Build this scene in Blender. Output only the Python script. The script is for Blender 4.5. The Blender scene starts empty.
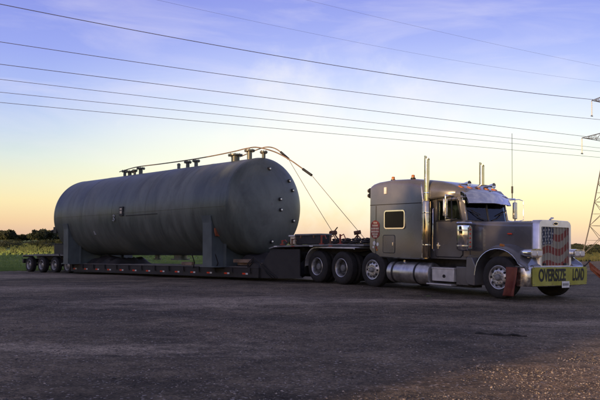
import bpy, bmesh, math, random
from mathutils import Vector, Matrix, noise
random.seed(7)
PI = math.pi
R = math.radians
C = bpy.context.scene.collection
scn = bpy.context.scene

# ------------------------------------------------------------------ camera
EYE = 1.35
PITCH, ROLL = R(3.46), R(0.9)
cam_d = bpy.data.cameras.new('camera')
cam = bpy.data.objects.new('camera', cam_d)
C.objects.link(cam)
cam_d.sensor_width = 36
cam_d.lens = 42
cam_d.clip_start = 0.1
cam_d.clip_end = 6000
cam.matrix_world = Matrix.Translation((0, 0, EYE)) @ Matrix.Rotation(PI/2 + PITCH, 4, 'X') @ Matrix.Rotation(ROLL, 4, 'Z')
scn.camera = cam

# ------------------------------------------------------------------ sky
W = bpy.data.worlds.new('World')
scn.world = W
W.use_nodes = True
nt = W.node_tree
nt.nodes.clear()
N = nt.nodes.new
L_ = nt.links.new


def s2l(c):
    return tuple((x/12.92 if x <= .04045 else ((x+.055)/1.055)**2.4) for x in c)


def rgb(r, g, b):
    return s2l((r/255, g/255, b/255)) + (1,)


SUN_EL, SUN_AZ = R(8), R(-137)     # azimuth of the sun clockwise from +Y
out = N('ShaderNodeOutputWorld')
tc = N('ShaderNodeTexCoord')
sep = N('ShaderNodeSeparateXYZ')
L_(tc.outputs['Generated'], sep.inputs[0])
ramp = N('ShaderNodeValToRGB')
els = [(0.0, (212, 174, 158)), (.022, (232, 196, 158)), (.05, (238, 218, 170)), (.08, (226, 222, 190)),
       (.11, (206, 216, 212)), (.145, (184, 199, 226)), (.19, (164, 178, 234)), (.25, (142, 152, 230)), (.35, (120, 124, 216)),
       (.6, (122, 118, 160)), (1.0, (114, 108, 128))]
els2 = [(0.0, (220, 184, 172)), (.03, (236, 206, 168)), (.06, (243, 228, 180)), (.10, (246, 242, 212)),
        (.15, (240, 240, 232)), (.19, (220, 224, 240)), (.23, (190, 197, 240)), (.28, (158, 165, 234)), (.35, (130, 134, 222)),
        (.6, (122, 118, 160)), (1.0, (114, 108, 128))]
cr = ramp.color_ramp
cr.elements[0].position, cr.elements[0].color = els[0][0], rgb(*els[0][1])
cr.elements[1].position, cr.elements[1].color = els[-1][0], rgb(*els[-1][1])
for p, c in els[1:-1]:
    e = cr.elements.new(p)
    e.color = rgb(*c)
L_(sep.outputs['Z'], ramp.inputs[0])
ramp2 = N('ShaderNodeValToRGB')
c2 = ramp2.color_ramp
c2.elements[0].position, c2.elements[0].color = els2[0][0], rgb(*els2[0][1])
c2.elements[1].position, c2.elements[1].color = els2[-1][0], rgb(*els2[-1][1])
for p, c in els2[1:-1]:
    e = c2.elements.new(p)
    e.color = rgb(*c)
L_(sep.outputs['Z'], ramp2.inputs[0])
# the brighter twilight glow stands a little right of straight ahead and fades round the horizon
dot = N('ShaderNodeVectorMath')
dot.operation = 'DOT_PRODUCT'
dot.inputs[1].default_value = (math.sin(R(6)), math.cos(R(6)), 0)
L_(tc.outputs['Generated'], dot.inputs[0])
gl = N('ShaderNodeMapRange')
gl.interpolation_type = 'SMOOTHSTEP'
gl.inputs['From Min'].default_value = .86
gl.inputs['From Max'].default_value = .985
L_(dot.outputs['Value'], gl.inputs[0])
rmix = N('ShaderNodeMix')
rmix.data_type = 'RGBA'
L_(gl.outputs[0], rmix.inputs['Factor'])
L_(ramp.outputs[0], rmix.inputs['A'])
L_(ramp2.outputs[0], rmix.inputs['B'])
# streaky clouds
cm = N('ShaderNodeMapping')
cm.inputs['Scale'].default_value = (3.2, 3.2, 15)
cm.inputs['Rotation'].default_value = (0, R(8), R(20))
L_(tc.outputs['Generated'], cm.inputs[0])
cn = N('ShaderNodeTexNoise')
cn.inputs['Scale'].default_value = 1.5
cn.inputs['Detail'].default_value = 6
cn.inputs['Roughness'].default_value = .55
cn.inputs['Distortion'].default_value = .7
L_(cm.outputs[0], cn.inputs[0])
crr = N('ShaderNodeMapRange')
crr.inputs['From Min'].default_value = .47
crr.inputs['From Max'].default_value = .72
L_(cn.outputs['Fac'], crr.inputs[0])
band = N('ShaderNodeMapRange')          # clouds thin out low in the sky
band.inputs['From Min'].default_value = .05
band.inputs['From Max'].default_value = .18
L_(sep.outputs['Z'], band.inputs[0])
mul = N('ShaderNodeMath')
mul.operation = 'MULTIPLY'
L_(crr.outputs[0], mul.inputs[0])
L_(band.outputs[0], mul.inputs[1])
mul2 = N('ShaderNodeMath')
mul2.operation = 'MULTIPLY'
mul2.inputs[1].default_value = .28
L_(mul.outputs[0], mul2.inputs[0])
cmix = N('ShaderNodeMix')
cmix.data_type = 'RGBA'
cmix.inputs['B'].default_value = rgb(240, 228, 238)
L_(mul2.outputs[0], cmix.inputs['Factor'])
# one pale cumulus haze bank standing over the middle of the view
dc = N('ShaderNodeVectorMath')
dc.operation = 'DISTANCE'
dc.inputs[1].default_value = Vector((math.sin(R(2)), math.cos(R(2)), .135)).normalized()
cmp_ = N('ShaderNodeMapping')
cmp_.inputs['Scale'].default_value = (1, 1, 1.6)
dc.inputs[1].default_value[2] *= 1.6
L_(tc.outputs['Generated'], cmp_.inputs[0])
L_(cmp_.outputs[0], dc.inputs[0])
n3 = N('ShaderNodeTexNoise')
n3.inputs['Scale'].default_value = 9
n3.inputs['Detail'].default_value = 7
n3.inputs['Roughness'].default_value = .6
L_(tc.outputs['Generated'], n3.inputs[0])
ma = N('ShaderNodeMath')
ma.operation = 'MULTIPLY_ADD'
ma.inputs[1].default_value = .5
ma.inputs[2].default_value = -.25
L_(n3.outputs['Fac'], ma.inputs[0])
ms = N('ShaderNodeMath')
L_(dc.outputs['Value'], ms.inputs[0])
L_(ma.outputs[0], ms.inputs[1])
cb = N('ShaderNodeMapRange')
cb.interpolation_type = 'SMOOTHSTEP'
cb.inputs['From Min'].default_value = .24
cb.inputs['From Max'].default_value = .04
cb.inputs['To Max'].default_value = .6
L_(ms.outputs[0], cb.inputs[0])
bm_ = N('ShaderNodeMix')
bm_.data_type = 'RGBA'
bm_.inputs['B'].default_value = rgb(248, 240, 232)
L_(cb.outputs[0], bm_.inputs['Factor'])
L_(rmix.outputs['Result'], bm_.inputs['A'])
L_(bm_.outputs['Result'], cmix.inputs['A'])
bg = N('ShaderNodeBackground')
bg.inputs['Strength'].default_value = .96
L_(cmix.outputs['Result'], bg.inputs['Color'])
sky = N('ShaderNodeTexSky')
sky.sky_type = 'NISHITA'
sky.sun_disc = False
sky.sun_elevation = SUN_EL
sky.sun_rotation = SUN_AZ
bg2 = N('ShaderNodeBackground')
bg2.inputs['Strength'].default_value = .05
L_(sky.outputs[0], bg2.inputs['Color'])
add = N('ShaderNodeAddShader')
L_(bg.outputs[0], add.inputs[0])
L_(bg2.outputs[0], add.inputs[1])
L_(add.outputs[0], out.inputs[0])

sun_d = bpy.data.lights.new('sun', 'SUN')
sun_d.energy = 5.0
sun_d.angle = R(.6)
sun_d.color = (1, .64, .30)
sun = bpy.data.objects.new('sun', sun_d)
C.objects.link(sun)
sdir = Vector((math.sin(SUN_AZ)*math.cos(SUN_EL), math.cos(SUN_AZ)*math.cos(SUN_EL), math.sin(SUN_EL)))
sun.rotation_euler = sdir.to_track_quat('Z', 'Y').to_euler()
vs = scn.view_settings
vs.view_transform = 'Standard'
vs.look = 'None'
vs.exposure = 0
vs.gamma = 1


# ------------------------------------------------------------------ materials
def mat(name, col, rough=.5, metal=0, var=.15, vscale=3, bump=0, bscale=40, coat=0, detail=5, col2=None, stretch=None,
        rvar=0, lo=.35, hi=.65):
    m = bpy.data.materials.new(name)
    m.use_nodes = True
    t = m.node_tree
    b = t.nodes['Principled BSDF']
    b.inputs['Roughness'].default_value = rough
    b.inputs['Metallic'].default_value = metal
    if coat:
        b.inputs['Coat Weight'].default_value = coat
        b.inputs['Coat Roughness'].default_value = .12
    co = t.nodes.new('ShaderNodeTexCoord')
    src = co.outputs['Object']
    if stretch:
        mp = t.nodes.new('ShaderNodeMapping')
        mp.inputs['Scale'].default_value = stretch
        t.links.new(src, mp.inputs[0])
        src = mp.outputs[0]
    n = t.nodes.new('ShaderNodeTexNoise')
    n.inputs['Scale'].default_value = vscale
    n.inputs['Detail'].default_value = detail
    t.links.new(src, n.inputs[0])
    mr = t.nodes.new('ShaderNodeMapRange')
    mr.inputs['From Min'].default_value = lo
    mr.inputs['From Max'].default_value = hi
    t.links.new(n.outputs['Fac'], mr.inputs[0])
    mx = t.nodes.new('ShaderNodeMix')
    mx.data_type = 'RGBA'
    a = col
    c2 = col2 if col2 else tuple(min(1, x*(1+var)+var*.02) for x in col)
    if not col2:
        a = tuple(x*(1-var) for x in col)
    mx.inputs['A'].default_value = tuple(a)+(1,)
    mx.inputs['B'].default_value = tuple(c2)+(1,)
    t.links.new(mr.outputs[0], mx.inputs['Factor'])
    t.links.new(mx.outputs['Result'], b.inputs['Base Color'])
    if rvar:
        r = t.nodes.new('ShaderNodeMapRange')
        r.inputs['To Min'].default_value = max(0, rough-rvar)
        r.inputs['To Max'].default_value = rough+rvar
        t.links.new(mr.outputs[0], r.inputs[0])
        t.links.new(r.outputs[0], b.inputs['Roughness'])
    if bump:
        n2 = t.nodes.new('ShaderNodeTexNoise')
        n2.inputs['Scale'].default_value = bscale
        n2.inputs['Detail'].default_value = 4
        t.links.new(co.outputs['Object'], n2.inputs[0])
        bp = t.nodes.new('ShaderNodeBump')
        bp.inputs['Strength'].default_value = bump
        bp.inputs['Distance'].default_value = .02
        t.links.new(n2.outputs['Fac'], bp.inputs['Height'])
        t.links.new(bp.outputs[0], b.inputs['Normal'])
    return m


M = {}
M['paint'] = mat('taupe_paint', (.128, .126, .132), .30, .3, .22, 1.2, coat=1, bump=.03, bscale=3, rvar=.06)
M['chrome'] = mat('chrome', (.80, .79, .78), .09, 1, .05, 6, rvar=.05)
M['dull_chrome'] = mat('dull_chrome', (.62, .61, .60), .28, 1, .15, 8, bump=.05, rvar=.1)
M['alu'] = mat('aluminium', (.55, .54, .53), .38, .9, .2, 7, bump=.08, rvar=.08)
M['alu_matte'] = mat('plate_aluminium', (.60, .58, .57), .5, .5, .14, 5, bump=.1, bscale=60)
M['rubber'] = mat('rubber', (.014, .0135, .0135), .82, 0, .4, 9, bump=.2, bscale=30, col2=(.026, .023, .022))
M['black'] = mat('black_steel', (.020, .019, .020), .55, .1, .4, 6, bump=.1)
M['black2'] = mat('dusty_black_steel', (.022, .020, .020), .7, 0, .4, 3, bump=.2, col2=(.032, .029, .027))
M['rim'] = mat('worn_steel_rim', (.36, .35, .34), .42, .5, .3, 12, bump=.1)
M['steel'] = mat('galvanised_steel', (.20, .20, .20), .6, .3, .2, 4, bump=.1)
M['saddle'] = mat('grey_green_primer', (.105, .125, .125), .55, .1, .15, 2, bump=.1)
M['deck'] = mat('deck_planks', (.16, .145, .13), .85, 0, .3, 2.5, bump=.3, stretch=(1, 8, 1), col2=(.24, .22, .20))
M['rust'] = mat('rust', (.12, .055, .03), .8, .1, .3, 8, bump=.2, col2=(.22, .12, .07))
M['red'] = mat('red_paint', (.30, .045, .03), .4, 0, .15, 9)
M['red_cloth'] = mat('faded_red_cloth', (.13, .032, .026), .85, 0, .25, 5, col2=(.20, .065, .04))
M['orange_cloth'] = mat('orange_cloth', (.30, .07, .03), .8, 0, .2, 8, col2=(.42, .14, .06))
M['amber'] = mat('amber_lens', (.45, .16, .03), .2, 0, .1, 9)
M['redlens'] = mat('red_lens', (.7, .05, .02), .2, 0, .1, 9)
M['white'] = mat('white_plastic', (.75, .74, .72), .4, 0, .1, 9)
M['cream'] = mat('cream_print', (.7, .58, .42), .6, 0, .2, 9)
M['yellow'] = mat('yellow_vinyl', (.36, .35, .05), .5, 0, .12, 3, bump=.1, bscale=5)
M['ink'] = mat('black_ink', (.012, .012, .012), .6, 0, .2, 4)
M['rope'] = mat('tan_rope', (.20, .16, .12), .9, 0, .2, 20)
M['wood'] = mat('bleached_pole', (.22, .15, .10), .6, 0, .3, 5)
M['seat'] = mat('seat_fabric', (.09, .08, .08), .9, 0, .2, 9)
M['lamp'] = mat('lamp_glass', (.9, .9, .88), .08, .3, .05, 9)
M['faded'] = mat('faded_stencil_paint', (.34, .34, .33), .7, 0, .3, 12)
M['insul'] = mat('insulator', (.07, .06, .06), .3, 0, .2, 9)
M['wire'] = mat('aluminium_wire', (.15, .14, .19), .5, .2, .1, 1)
M['pylon'] = mat('galvanised_lattice', (.17, .16, .15), .6, .3, .2, .5)
M['bark'] = mat('bark', (.05, .04, .03), .9, 0, .3, 3)
M['leaf1'] = mat('dark_foliage', (.022, .030, .014), .9, 0, .4, .4, col2=(.045, .055, .022))
M['leaf2'] = mat('olive_foliage', (.028, .040, .015), .9, 0, .4, .4, col2=(.048, .062, .022))
M['grass'] = mat('grass_blades', (.14, .22, .06), .9, 0, .4, .25, col2=(.26, .34, .10))
M['straw'] = mat('far_tall_grass', (.06, .09, .028), .9, 0, .4, .25, col2=(.10, .125, .042))
M['weeds'] = mat('dry_weeds', (.055, .07, .024), .9, 0, .4, .3, col2=(.12, .12, .045))
M['stone'] = mat('pale_stones', (.14, .115, .10), .85, 0, .4, 5, col2=(.42, .36, .31))
M['stone_d'] = mat('grey_stones', (.06, .055, .055), .9, 0, .4, 5, col2=(.17, .15, .14))
M['firebox'] = mat('ash_grey_paint', (.3, .29, .28), .5, .3, .2, 5)


def glass_mat():
    m = bpy.data.materials.new('tinted_glass')
    m.use_nodes = True
    t = m.node_tree
    o = t.nodes['Material Output']
    t.nodes.remove(t.nodes['Principled BSDF'])
    tr = t.nodes.new('ShaderNodeBsdfTransparent')
    tr.inputs[0].default_value = (.80, .86, .82, 1)
    gl = t.nodes.new('ShaderNodeBsdfGlossy')
    gl.inputs['Roughness'].default_value = .03
    fr = t.nodes.new('ShaderNodeFresnel')
    fr.inputs[0].default_value = 1.5
    mx = t.nodes.new('ShaderNodeMixShader')
    t.links.new(fr.outputs[0], mx.inputs[0])
    t.links.new(tr.outputs[0], mx.inputs[1])
    t.links.new(gl.outputs[0], mx.inputs[2])
    t.links.new(mx.outputs[0], o.inputs[0])
    return m


M['glass'] = glass_mat()
M['darkglass'] = mat('dark_glass', (.006, .007, .010), .16, 0, .05, 2)
M['darkglass'].node_tree.nodes['Principled BSDF'].inputs['Specular IOR Level'].default_value = .2
M['stack'] = mat('sunset_gold_chrome', (.60, .50, .34), .14, 1, .12, 6, rvar=.05)  # golden sunset reflection tinted into the chrome's base colour
M['shell'] = mat('satin_grille_shell', (.74, .73, .79), .36, .9, .08, 6)
M['disc'] = mat('dark_wheel_disc', (.05, .05, .05), .6, .2, .3, 9)


def tank_mat():
    """painted steel shell: weathered streaks, plate to plate tone"""
    m = mat('weathered_tank_paint', (.080, .099, .086), .42, .05, .2, .9, bump=.12, bscale=2.2,
            col2=(.158, .172, .150), stretch=(.8, .35, .35), rvar=.08)
    t = m.node_tree
    b = t.nodes['Principled BSDF']
    src = b.inputs['Base Color'].links[0].from_socket
    co = t.nodes.new('ShaderNodeTexCoord')
    mp = t.nodes.new('ShaderNodeMapping')
    mp.inputs['Scale'].default_value = (1.6, .55, .42)
    n = t.nodes.new('ShaderNodeTexNoise')
    n.inputs['Scale'].default_value = 1.1
    n.inputs['Detail'].default_value = 9
    n.inputs['Roughness'].default_value = .68
    n.inputs['Distortion'].default_value = .5
    mr = t.nodes.new('ShaderNodeMapRange')
    mr.inputs['From Min'].default_value = .42
    mr.inputs['From Max'].default_value = .7
    mr.inputs['To Min'].default_value = 1.08
    mr.inputs['To Max'].default_value = .48
    mx = t.nodes.new('ShaderNodeMix')
    mx.data_type = 'RGBA'
    mx.blend_type = 'MULTIPLY'
    mx.inputs['Factor'].default_value = 1
    t.links.new(co.outputs['Object'], mp.inputs[0])
    t.links.new(mp.outputs[0], n.inputs[0])
    t.links.new(n.outputs['Fac'], mr.inputs[0])
    t.links.new(src, mx.inputs['A'])
    t.links.new(mr.outputs[0], mx.inputs['B'])
    # fine speckle of rust and dust
    sp = t.nodes.new('ShaderNodeTexNoise')
    sp.inputs['Scale'].default_value = 9
    sp.inputs['Detail'].default_value = 8
    sr = t.nodes.new('ShaderNodeMapRange')
    sr.inputs['From Min'].default_value = .6
    sr.inputs['From Max'].default_value = .74
    sr.inputs['To Max'].default_value = .75
    m2 = t.nodes.new('ShaderNodeMix')
    m2.data_type = 'RGBA'
    m2.inputs['B'].default_value = (.13, .115, .10, 1)
    t.links.new(co.outputs['Object'], sp.inputs[0])
    t.links.new(sp.outputs['Fac'], sr.inputs[0])
    t.links.new(sr.outputs[0], m2.inputs['Factor'])
    t.links.new(mx.outputs['Result'], m2.inputs['A'])
    t.links.new(m2.outputs['Result'], b.inputs['Base Color'])
    return m


M['tank'] = tank_mat()


# ------------------------------------------------------------------ mesh helpers
class MB:
    def __init__(s):
        s.bm = bmesh.new()

    def box(s, x0, x1, y0, y1, z0, z1):
        v = [s.bm.verts.new(p) for p in ((x0, y0, z0), (x1, y0, z0), (x1, y1, z0), (x0, y1, z0),
                                         (x0, y0, z1), (x1, y0, z1), (x1, y1, z1), (x0, y1, z1))]
        for f in ((0, 3, 2, 1), (4, 5, 6, 7), (0, 1, 5, 4), (1, 2, 6, 5), (2, 3, 7, 6), (3, 0, 4, 7)):
            s.bm.faces.new([v[i] for i in f])
        return s

    def hexa(s, pts):
        v = [s.bm.verts.new(p) for p in pts]
        for f in ((0, 3, 2, 1), (4, 5, 6, 7), (0, 1, 5, 4), (1, 2, 6, 5), (2, 3, 7, 6), (3, 0, 4, 7)):
            s.bm.faces.new([v[i] for i in f])
        return s

    def loft(s, rings, close=True, caps=True):
        vr = [[s.bm.verts.new(p) for p in r] for r in rings]
        n = len(vr[0])
        for a, b in zip(vr, vr[1:]):
            for i in range(n if close else n-1):
                j = (i+1) % n
                s.bm.faces.new((a[i], a[j], b[j], b[i]))
        if caps and close:
            s.bm.faces.new(vr[0][::-1])
            s.bm.faces.new(vr[-1])
        return s

    def cyl(s, p0, p1, r, n=16, r2=None):
        return s.tube([p0, p1], r, n, r2)

    def tube(s, pts, r, n=8, r2=None, caps=True):
        P = [Vector(p) for p in pts]
        rings = []
        ref = None
        for i, p in enumerate(P):
            d = (P[min(i+1, len(P)-1)]-P[max(i-1, 0)]).normalized()
            if ref is None:
                ref = d.orthogonal().normalized()
            a = (ref-d*ref.dot(d)).normalized()
            ref = a
            b = d.cross(a)
            rr = r if r2 is None else r+(r2-r)*i/(len(P)-1)
            rings.append([p+(a*math.cos(t)+b*math.sin(t))*rr for t in (2*PI*k/n for k in range(n))])
        return s.loft(rings, True, caps)

    def lathe(s, prof, axis='y', o=(0, 0, 0), n=32):
        """prof = [(radius, along)] revolved about an axis"""
        o = Vector(o)
        rings = []
        for r, t in prof:
            ring = []
            for k in range(n):
                a = 2*PI*k/n
                c, q = math.cos(a)*max(r, 1e-4), math.sin(a)*max(r, 1e-4)
                ring.append(o+Vector({'x': (t, c, q), 'y': (q, t, c), 'z': (c, q, t)}[axis]))
            rings.append(ring)
        return s.loft(rings, True, False)

    def prism(s, pts, y0, y1, plane='xz'):
        if plane == 'xz':
            a = [(p[0], y0, p[1]) for p in pts]
            b = [(p[0], y1, p[1]) for p in pts]
        elif plane == 'yz':
            a = [(y0, p[0], p[1]) for p in pts]
            b = [(y1, p[0], p[1]) for p in pts]
        else:
            a = [(p[0], p[1], y0) for p in pts]
            b = [(p[0], p[1], y1) for p in pts]
        return s.loft([a, b])

    def face(s, pts):
        s.bm.faces.new([s.bm.verts.new(p) for p in pts])
        return s

    def build(s, name, m, parent=None, bevel=0, seg=2, smooth=True, loc=None, solid=0):
        bmesh.ops.recalc_face_normals(s.bm, faces=s.bm.faces)
        me = bpy.data.meshes.new(name)
        s.bm.to_mesh(me)
        s.bm.free()
        if smooth:
            me.shade_smooth()
            me.set_sharp_from_angle(angle=R(38))
        if isinstance(m, str):
            m = M[m]
        me.materials.append(m)
        o = bpy.data.objects.new(name, me)
        C.objects.link(o)
        if parent:
            o.parent = parent
        if loc:
            o.location = loc
        if solid:
            q = o.modifiers.new('solid', 'SOLIDIFY')
            q.thickness = solid
            q.offset = 0
        if bevel:
            q = o.modifiers.new('bevel', 'BEVEL')
            q.width = bevel
            q.segments = seg
            q.limit_method = 'ANGLE'
            q.angle_limit = R(40)
            q.harden_normals = False
        return o


def tag(o, label, cat, group=None, kind=None):
    if label:
        o['label'] = label
    if cat:
        o['category'] = cat
    if group:
        o['group'] = group
    if kind:
        o['kind'] = kind
    return o


def empty(name, loc=(0, 0, 0), rot=(0, 0, 0), **k):
    o = bpy.data.objects.new(name, None)
    C.objects.link(o)
    o.location = loc
    o.rotation_euler = rot
    if k:
        tag(o, **k)
    return o


def copy_tree(o, parent=None):
    c = o.copy()
    C.objects.link(c)
    c.parent = parent
    for ch in list(o.children):
        copy_tree(ch, c)
    return c


def rrect(w, h, r, n=5, cx=0, cz=0):
    """rounded rectangle outline"""
    pts = []
    for sx, sz, a0 in ((1, 1, 0), (-1, 1, 90), (-1, -1, 180), (1, -1, 270)):
        for k in range(n+1):
            a = R(a0+90*k/n)
            pts.append((cx+sx*(w/2-r)+r*math.cos(a), cz+sz*(h/2-r)+r*math.sin(a)))
    return pts


# ------------------------------------------------------------------ ground
KP = Vector((1.996, 23.604, 0))           # kingpin of the trailer
TH = R(-43.55)                            # heading of the trailer
back = Vector((-math.cos(TH), -math.sin(TH), 0))


def smooth01(a, b, x):
    t = max(0, min(1, (x-a)/(b-a)))
    return t*t*(3-2*t)


def gz(x, y):
    """height of the ground: level under the tractor, falling gently along the trailer"""
    s = (Vector((x, y, 0))-KP).dot(back)
    d = -.0218*(math.log1p(math.exp(min(30, s*1.6)))/1.6) if s < 18 else -.0218*s
    r = math.hypot(x, y)
    if s > 24:
        d = -.0218*24-.0218*6*(1-math.exp(-(s-24)/6))
    return d*(1-smooth01(55, 190, r)) - 0*r


def build_sheet(name, m, xs, ys, inside=None, dz=0, rough=0):
    bm = bmesh.new()
    g = {}

    def v(i, j):
        if (i, j) not in g:
            x, y = xs[i], ys[j]
            z = gz(x, y)+dz
            if rough and math.hypot(x, y) < 60:
                z += rough*(noise.noise(Vector((x*.35, y*.35, 0)))*.6+noise.noise(Vector((x*1.3, y*1.3, 4)))*.35+noise.noise(Vector((x*3.4, y*3.4, 9)))*.16)
            g[i, j] = bm.verts.new((x, y, z))
        return g[i, j]
    for i in range(len(xs)-1):
        for j in range(len(ys)-1):
            cx, cy = (xs[i]+xs[i+1])/2, (ys[j]+ys[j+1])/2
            if inside and not inside(cx, cy):
                continue
            bm.faces.new((v(i, j), v(i+1, j), v(i+1, j+1), v(i, j+1)))
    me = bpy.data.meshes.new(name)
    bm.to_mesh(me)
    bm.free()
    me.shade_smooth()
    me.materials.append(m)
    o = bpy.data.objects.new(name, me)
    C.objects.link(o)
    o['kind'] = 'structure'
    return o


def grad(lo, hi, step, grow, far):
    a = []
    x = lo
    while x < hi:
        a.append(x)
        x += step
    r = [hi]
    s = step
    while r[-1] < far:
        s *= grow
        r.append(r[-1]+s)
    l = [lo]
    s = step
    while l[-1] > -far:
        s *= grow
        l.append(l[-1]-s)
    return l[::-1]+a[1:]+r


# field material
def field_mat():
    m = bpy.data.materials.new('field_grass')
    m.use_nodes = True
    t = m.node_tree
    b = t.nodes['Principled BSDF']
    b.inputs['Roughness'].default_value = .95
    b.inputs['Specular IOR Level'].default_value = .1
    co = t.nodes.new('ShaderNodeTexCoord')
    n = t.nodes.new('ShaderNodeTexNoise')
    n.inputs['Scale'].default_value = .06
    n.inputs['Detail'].default_value = 8
    n.inputs['Roughness'].default_value = .65
    mp = t.nodes.new('ShaderNodeMapping')
    mp.inputs['Scale'].default_value = (.6, 2.4, 1)
    mp.inputs['Rotation'].default_value = (0, 0, R(-14))
    t.links.new(co.outputs['Object'], mp.inputs[0])
    t.links.new(mp.outputs[0], n.inputs[0])
    cr = t.nodes.new('ShaderNodeValToRGB')
    e = cr.color_ramp.elements
    e[0].position, e[0].color = .30, (.06, .10, .03, 1)
    e[1].position, e[1].color = .72, (.20, .19, .075, 1)
    for p, c in ((.42, (.11, .175, .05, 1)), (.52, (.15, .205, .062, 1)), (.62, (.16, .18, .06, 1))):
        q = cr.color_ramp.elements.new(p)
        q.color = c
    t.links.new(n.outputs['Fac'], cr.inputs[0])
    t.links.new(cr.outputs[0], b.inputs['Base Color'])
    return m


def lot_mat():
    m = bpy.data.materials.new('packed_gravel')
    m.use_nodes = True
    t = m.node_tree
    nn = t.nodes.new
    lk = t.links.new
    b = t.nodes['Principled BSDF']
    b.inputs['Roughness'].default_value = .88
    b.inputs['Specular IOR Level'].default_value = .25
    co = nn('ShaderNodeTexCoord')

    def noi(sc, det, rg, stretch=None, rot=0):
        n = nn('ShaderNodeTexNoise')
        n.inputs['Scale'].default_value = sc
        n.inputs['Detail'].default_value = det
        n.inputs['Roughness'].default_value = rg
        if stretch:
            mp = nn('ShaderNodeMapping')
            mp.inputs['Scale'].default_value = stretch
            mp.inputs['Rotation'].default_value = (0, 0, rot)
            lk(co.outputs['Object'], mp.inputs[0])
            lk(mp.outputs[0], n.inputs[0])
        else:
            lk(co.outputs['Object'], n.inputs[0])
        return n.outputs['Fac']

    def rng(s, a, c, d=0, e=1):
        r = nn('ShaderNodeMapRange')
        for k, v in zip(('From Min', 'From Max', 'To Min', 'To Max'), (a, c, d, e)):
            r.inputs[k].default_value = v
        lk(s, r.inputs[0])
        return r.outputs[0]

    def mix(f, a, bb, mode='MIX'):
        x = nn('ShaderNodeMix')
        x.data_type = 'RGBA'
        x.blend_type = mode
        for s, k in ((f, 'Factor'), (a, 'A'), (bb, 'B')):
            if isinstance(s, (tuple, float, int)):
                x.inputs[k].default_value = s
            else:
                lk(s, x.inputs[k])
        return x.outputs['Result']
    big = rng(noi(.35, 9, .68), .40, .60)
    c = mix(big, (.058, .045, .030, 1), (.155, .120, .080, 1))

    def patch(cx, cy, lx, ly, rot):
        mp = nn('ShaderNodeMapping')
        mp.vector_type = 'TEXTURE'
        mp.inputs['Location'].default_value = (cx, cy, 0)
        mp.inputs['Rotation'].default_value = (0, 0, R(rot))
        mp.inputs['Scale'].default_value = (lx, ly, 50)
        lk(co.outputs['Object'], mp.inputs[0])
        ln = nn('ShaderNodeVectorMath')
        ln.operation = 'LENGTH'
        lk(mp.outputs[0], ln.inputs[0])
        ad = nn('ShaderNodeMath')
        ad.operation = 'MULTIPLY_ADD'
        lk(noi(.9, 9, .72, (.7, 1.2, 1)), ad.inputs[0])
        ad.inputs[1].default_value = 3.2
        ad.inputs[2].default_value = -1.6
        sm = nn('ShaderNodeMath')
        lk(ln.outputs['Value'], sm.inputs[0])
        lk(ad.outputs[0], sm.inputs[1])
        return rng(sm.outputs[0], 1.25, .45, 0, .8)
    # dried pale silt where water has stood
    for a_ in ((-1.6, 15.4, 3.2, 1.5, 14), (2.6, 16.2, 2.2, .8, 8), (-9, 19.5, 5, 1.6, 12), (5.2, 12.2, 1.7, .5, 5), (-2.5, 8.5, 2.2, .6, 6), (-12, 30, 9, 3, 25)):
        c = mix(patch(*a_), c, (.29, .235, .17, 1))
    # pale worn streaks running across, like tyre tracks
    tr = rng(noi(.6, 9, .7, (.3, 1.0, 1), R(10)), .54, .68, 0, .8)
    c = mix(tr, c, (.165, .133, .100, 1))
    dk = rng(noi(.8, 9, .7, (.35, 1.2, 1), R(-6)), .54, .66, 0, .8)
    mid = rng(noi(3.2, 8, .75), .36, .64, .62, 1.4)
    c = mix(dk, c, (.034, .026, .018, 1))
    c = mix(patch(3.6, 7.2, 2.3, 1.5, 35), c, (.19, .125, .068, 1))  # brown sand tone that also paints in the warmth of the sunlit corner
    # aggregate speckle
    vo = nn('ShaderNodeTexVoronoi')
    vo.inputs['Scale'].default_value = 46
    lk(co.outputs['Object'], vo.inputs[0])
    cell = nn('ShaderNodeSeparateColor')
    lk(vo.outputs['Color'], cell.inputs[0])
    c = mix(1.0, c, mid, 'MULTIPLY')
    mul = rng(cell.outputs[0], 0, 1, .5, 1.6)
    c = mix(1.0, c, mul, 'MULTIPLY')
    fine = rng(noi(120, 3, .7), .3, .7, .7, 1.3)
    c = mix(1.0, c, fine, 'MULTIPLY')
    pale = rng(cell.outputs[2], .955, .97, 0, .75)
    c = mix(pale, c, (.36, .32, .29, 1))
    lk(c, b.inputs['Base Color'])
    bp = nn('ShaderNodeBump')
    bp.inputs['Strength'].default_value = .55
    bp.inputs['Distance'].default_value = .012
    lk(vo.outputs['Distance'], bp.inputs['Height'])
    bp2 = nn('ShaderNodeBump')
    bp2.inputs['Strength'].default_value = .6
    bp2.inputs['Distance'].default_value = .05
    lk(noi(6, 6, .7), bp2.inputs['Height'])
    lk(bp2.outputs[0], bp.inputs['Normal'])
    lk(bp.outputs[0], b.inputs['Normal'])
    return m


xs = grad(-40, 60, 2.0, 1.18, 3500)
ys = grad(-20, 110, 2.0, 1.18, 3500)
field = build_sheet('grass_field', field_mat(), xs, ys)


def lot_edge(x):
    """far edge of the gravel lot (y as a function of x)"""
    return 48.0+(x+15)*.86+1.4*noise.noise(Vector((x*.11, 3, 0)))+.7*noise.noise(Vector((x*.5, 7, 0)))-9.6


xs2 = grad(-12, 14, .2, 1.06, 180)
ys2 = grad(3, 24, .2, 1.06, 180)
lot = build_sheet('gravel_lot', lot_mat(), xs2, ys2, lambda x, y: y < lot_edge(x) and x > -170, .03, .05)

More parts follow.
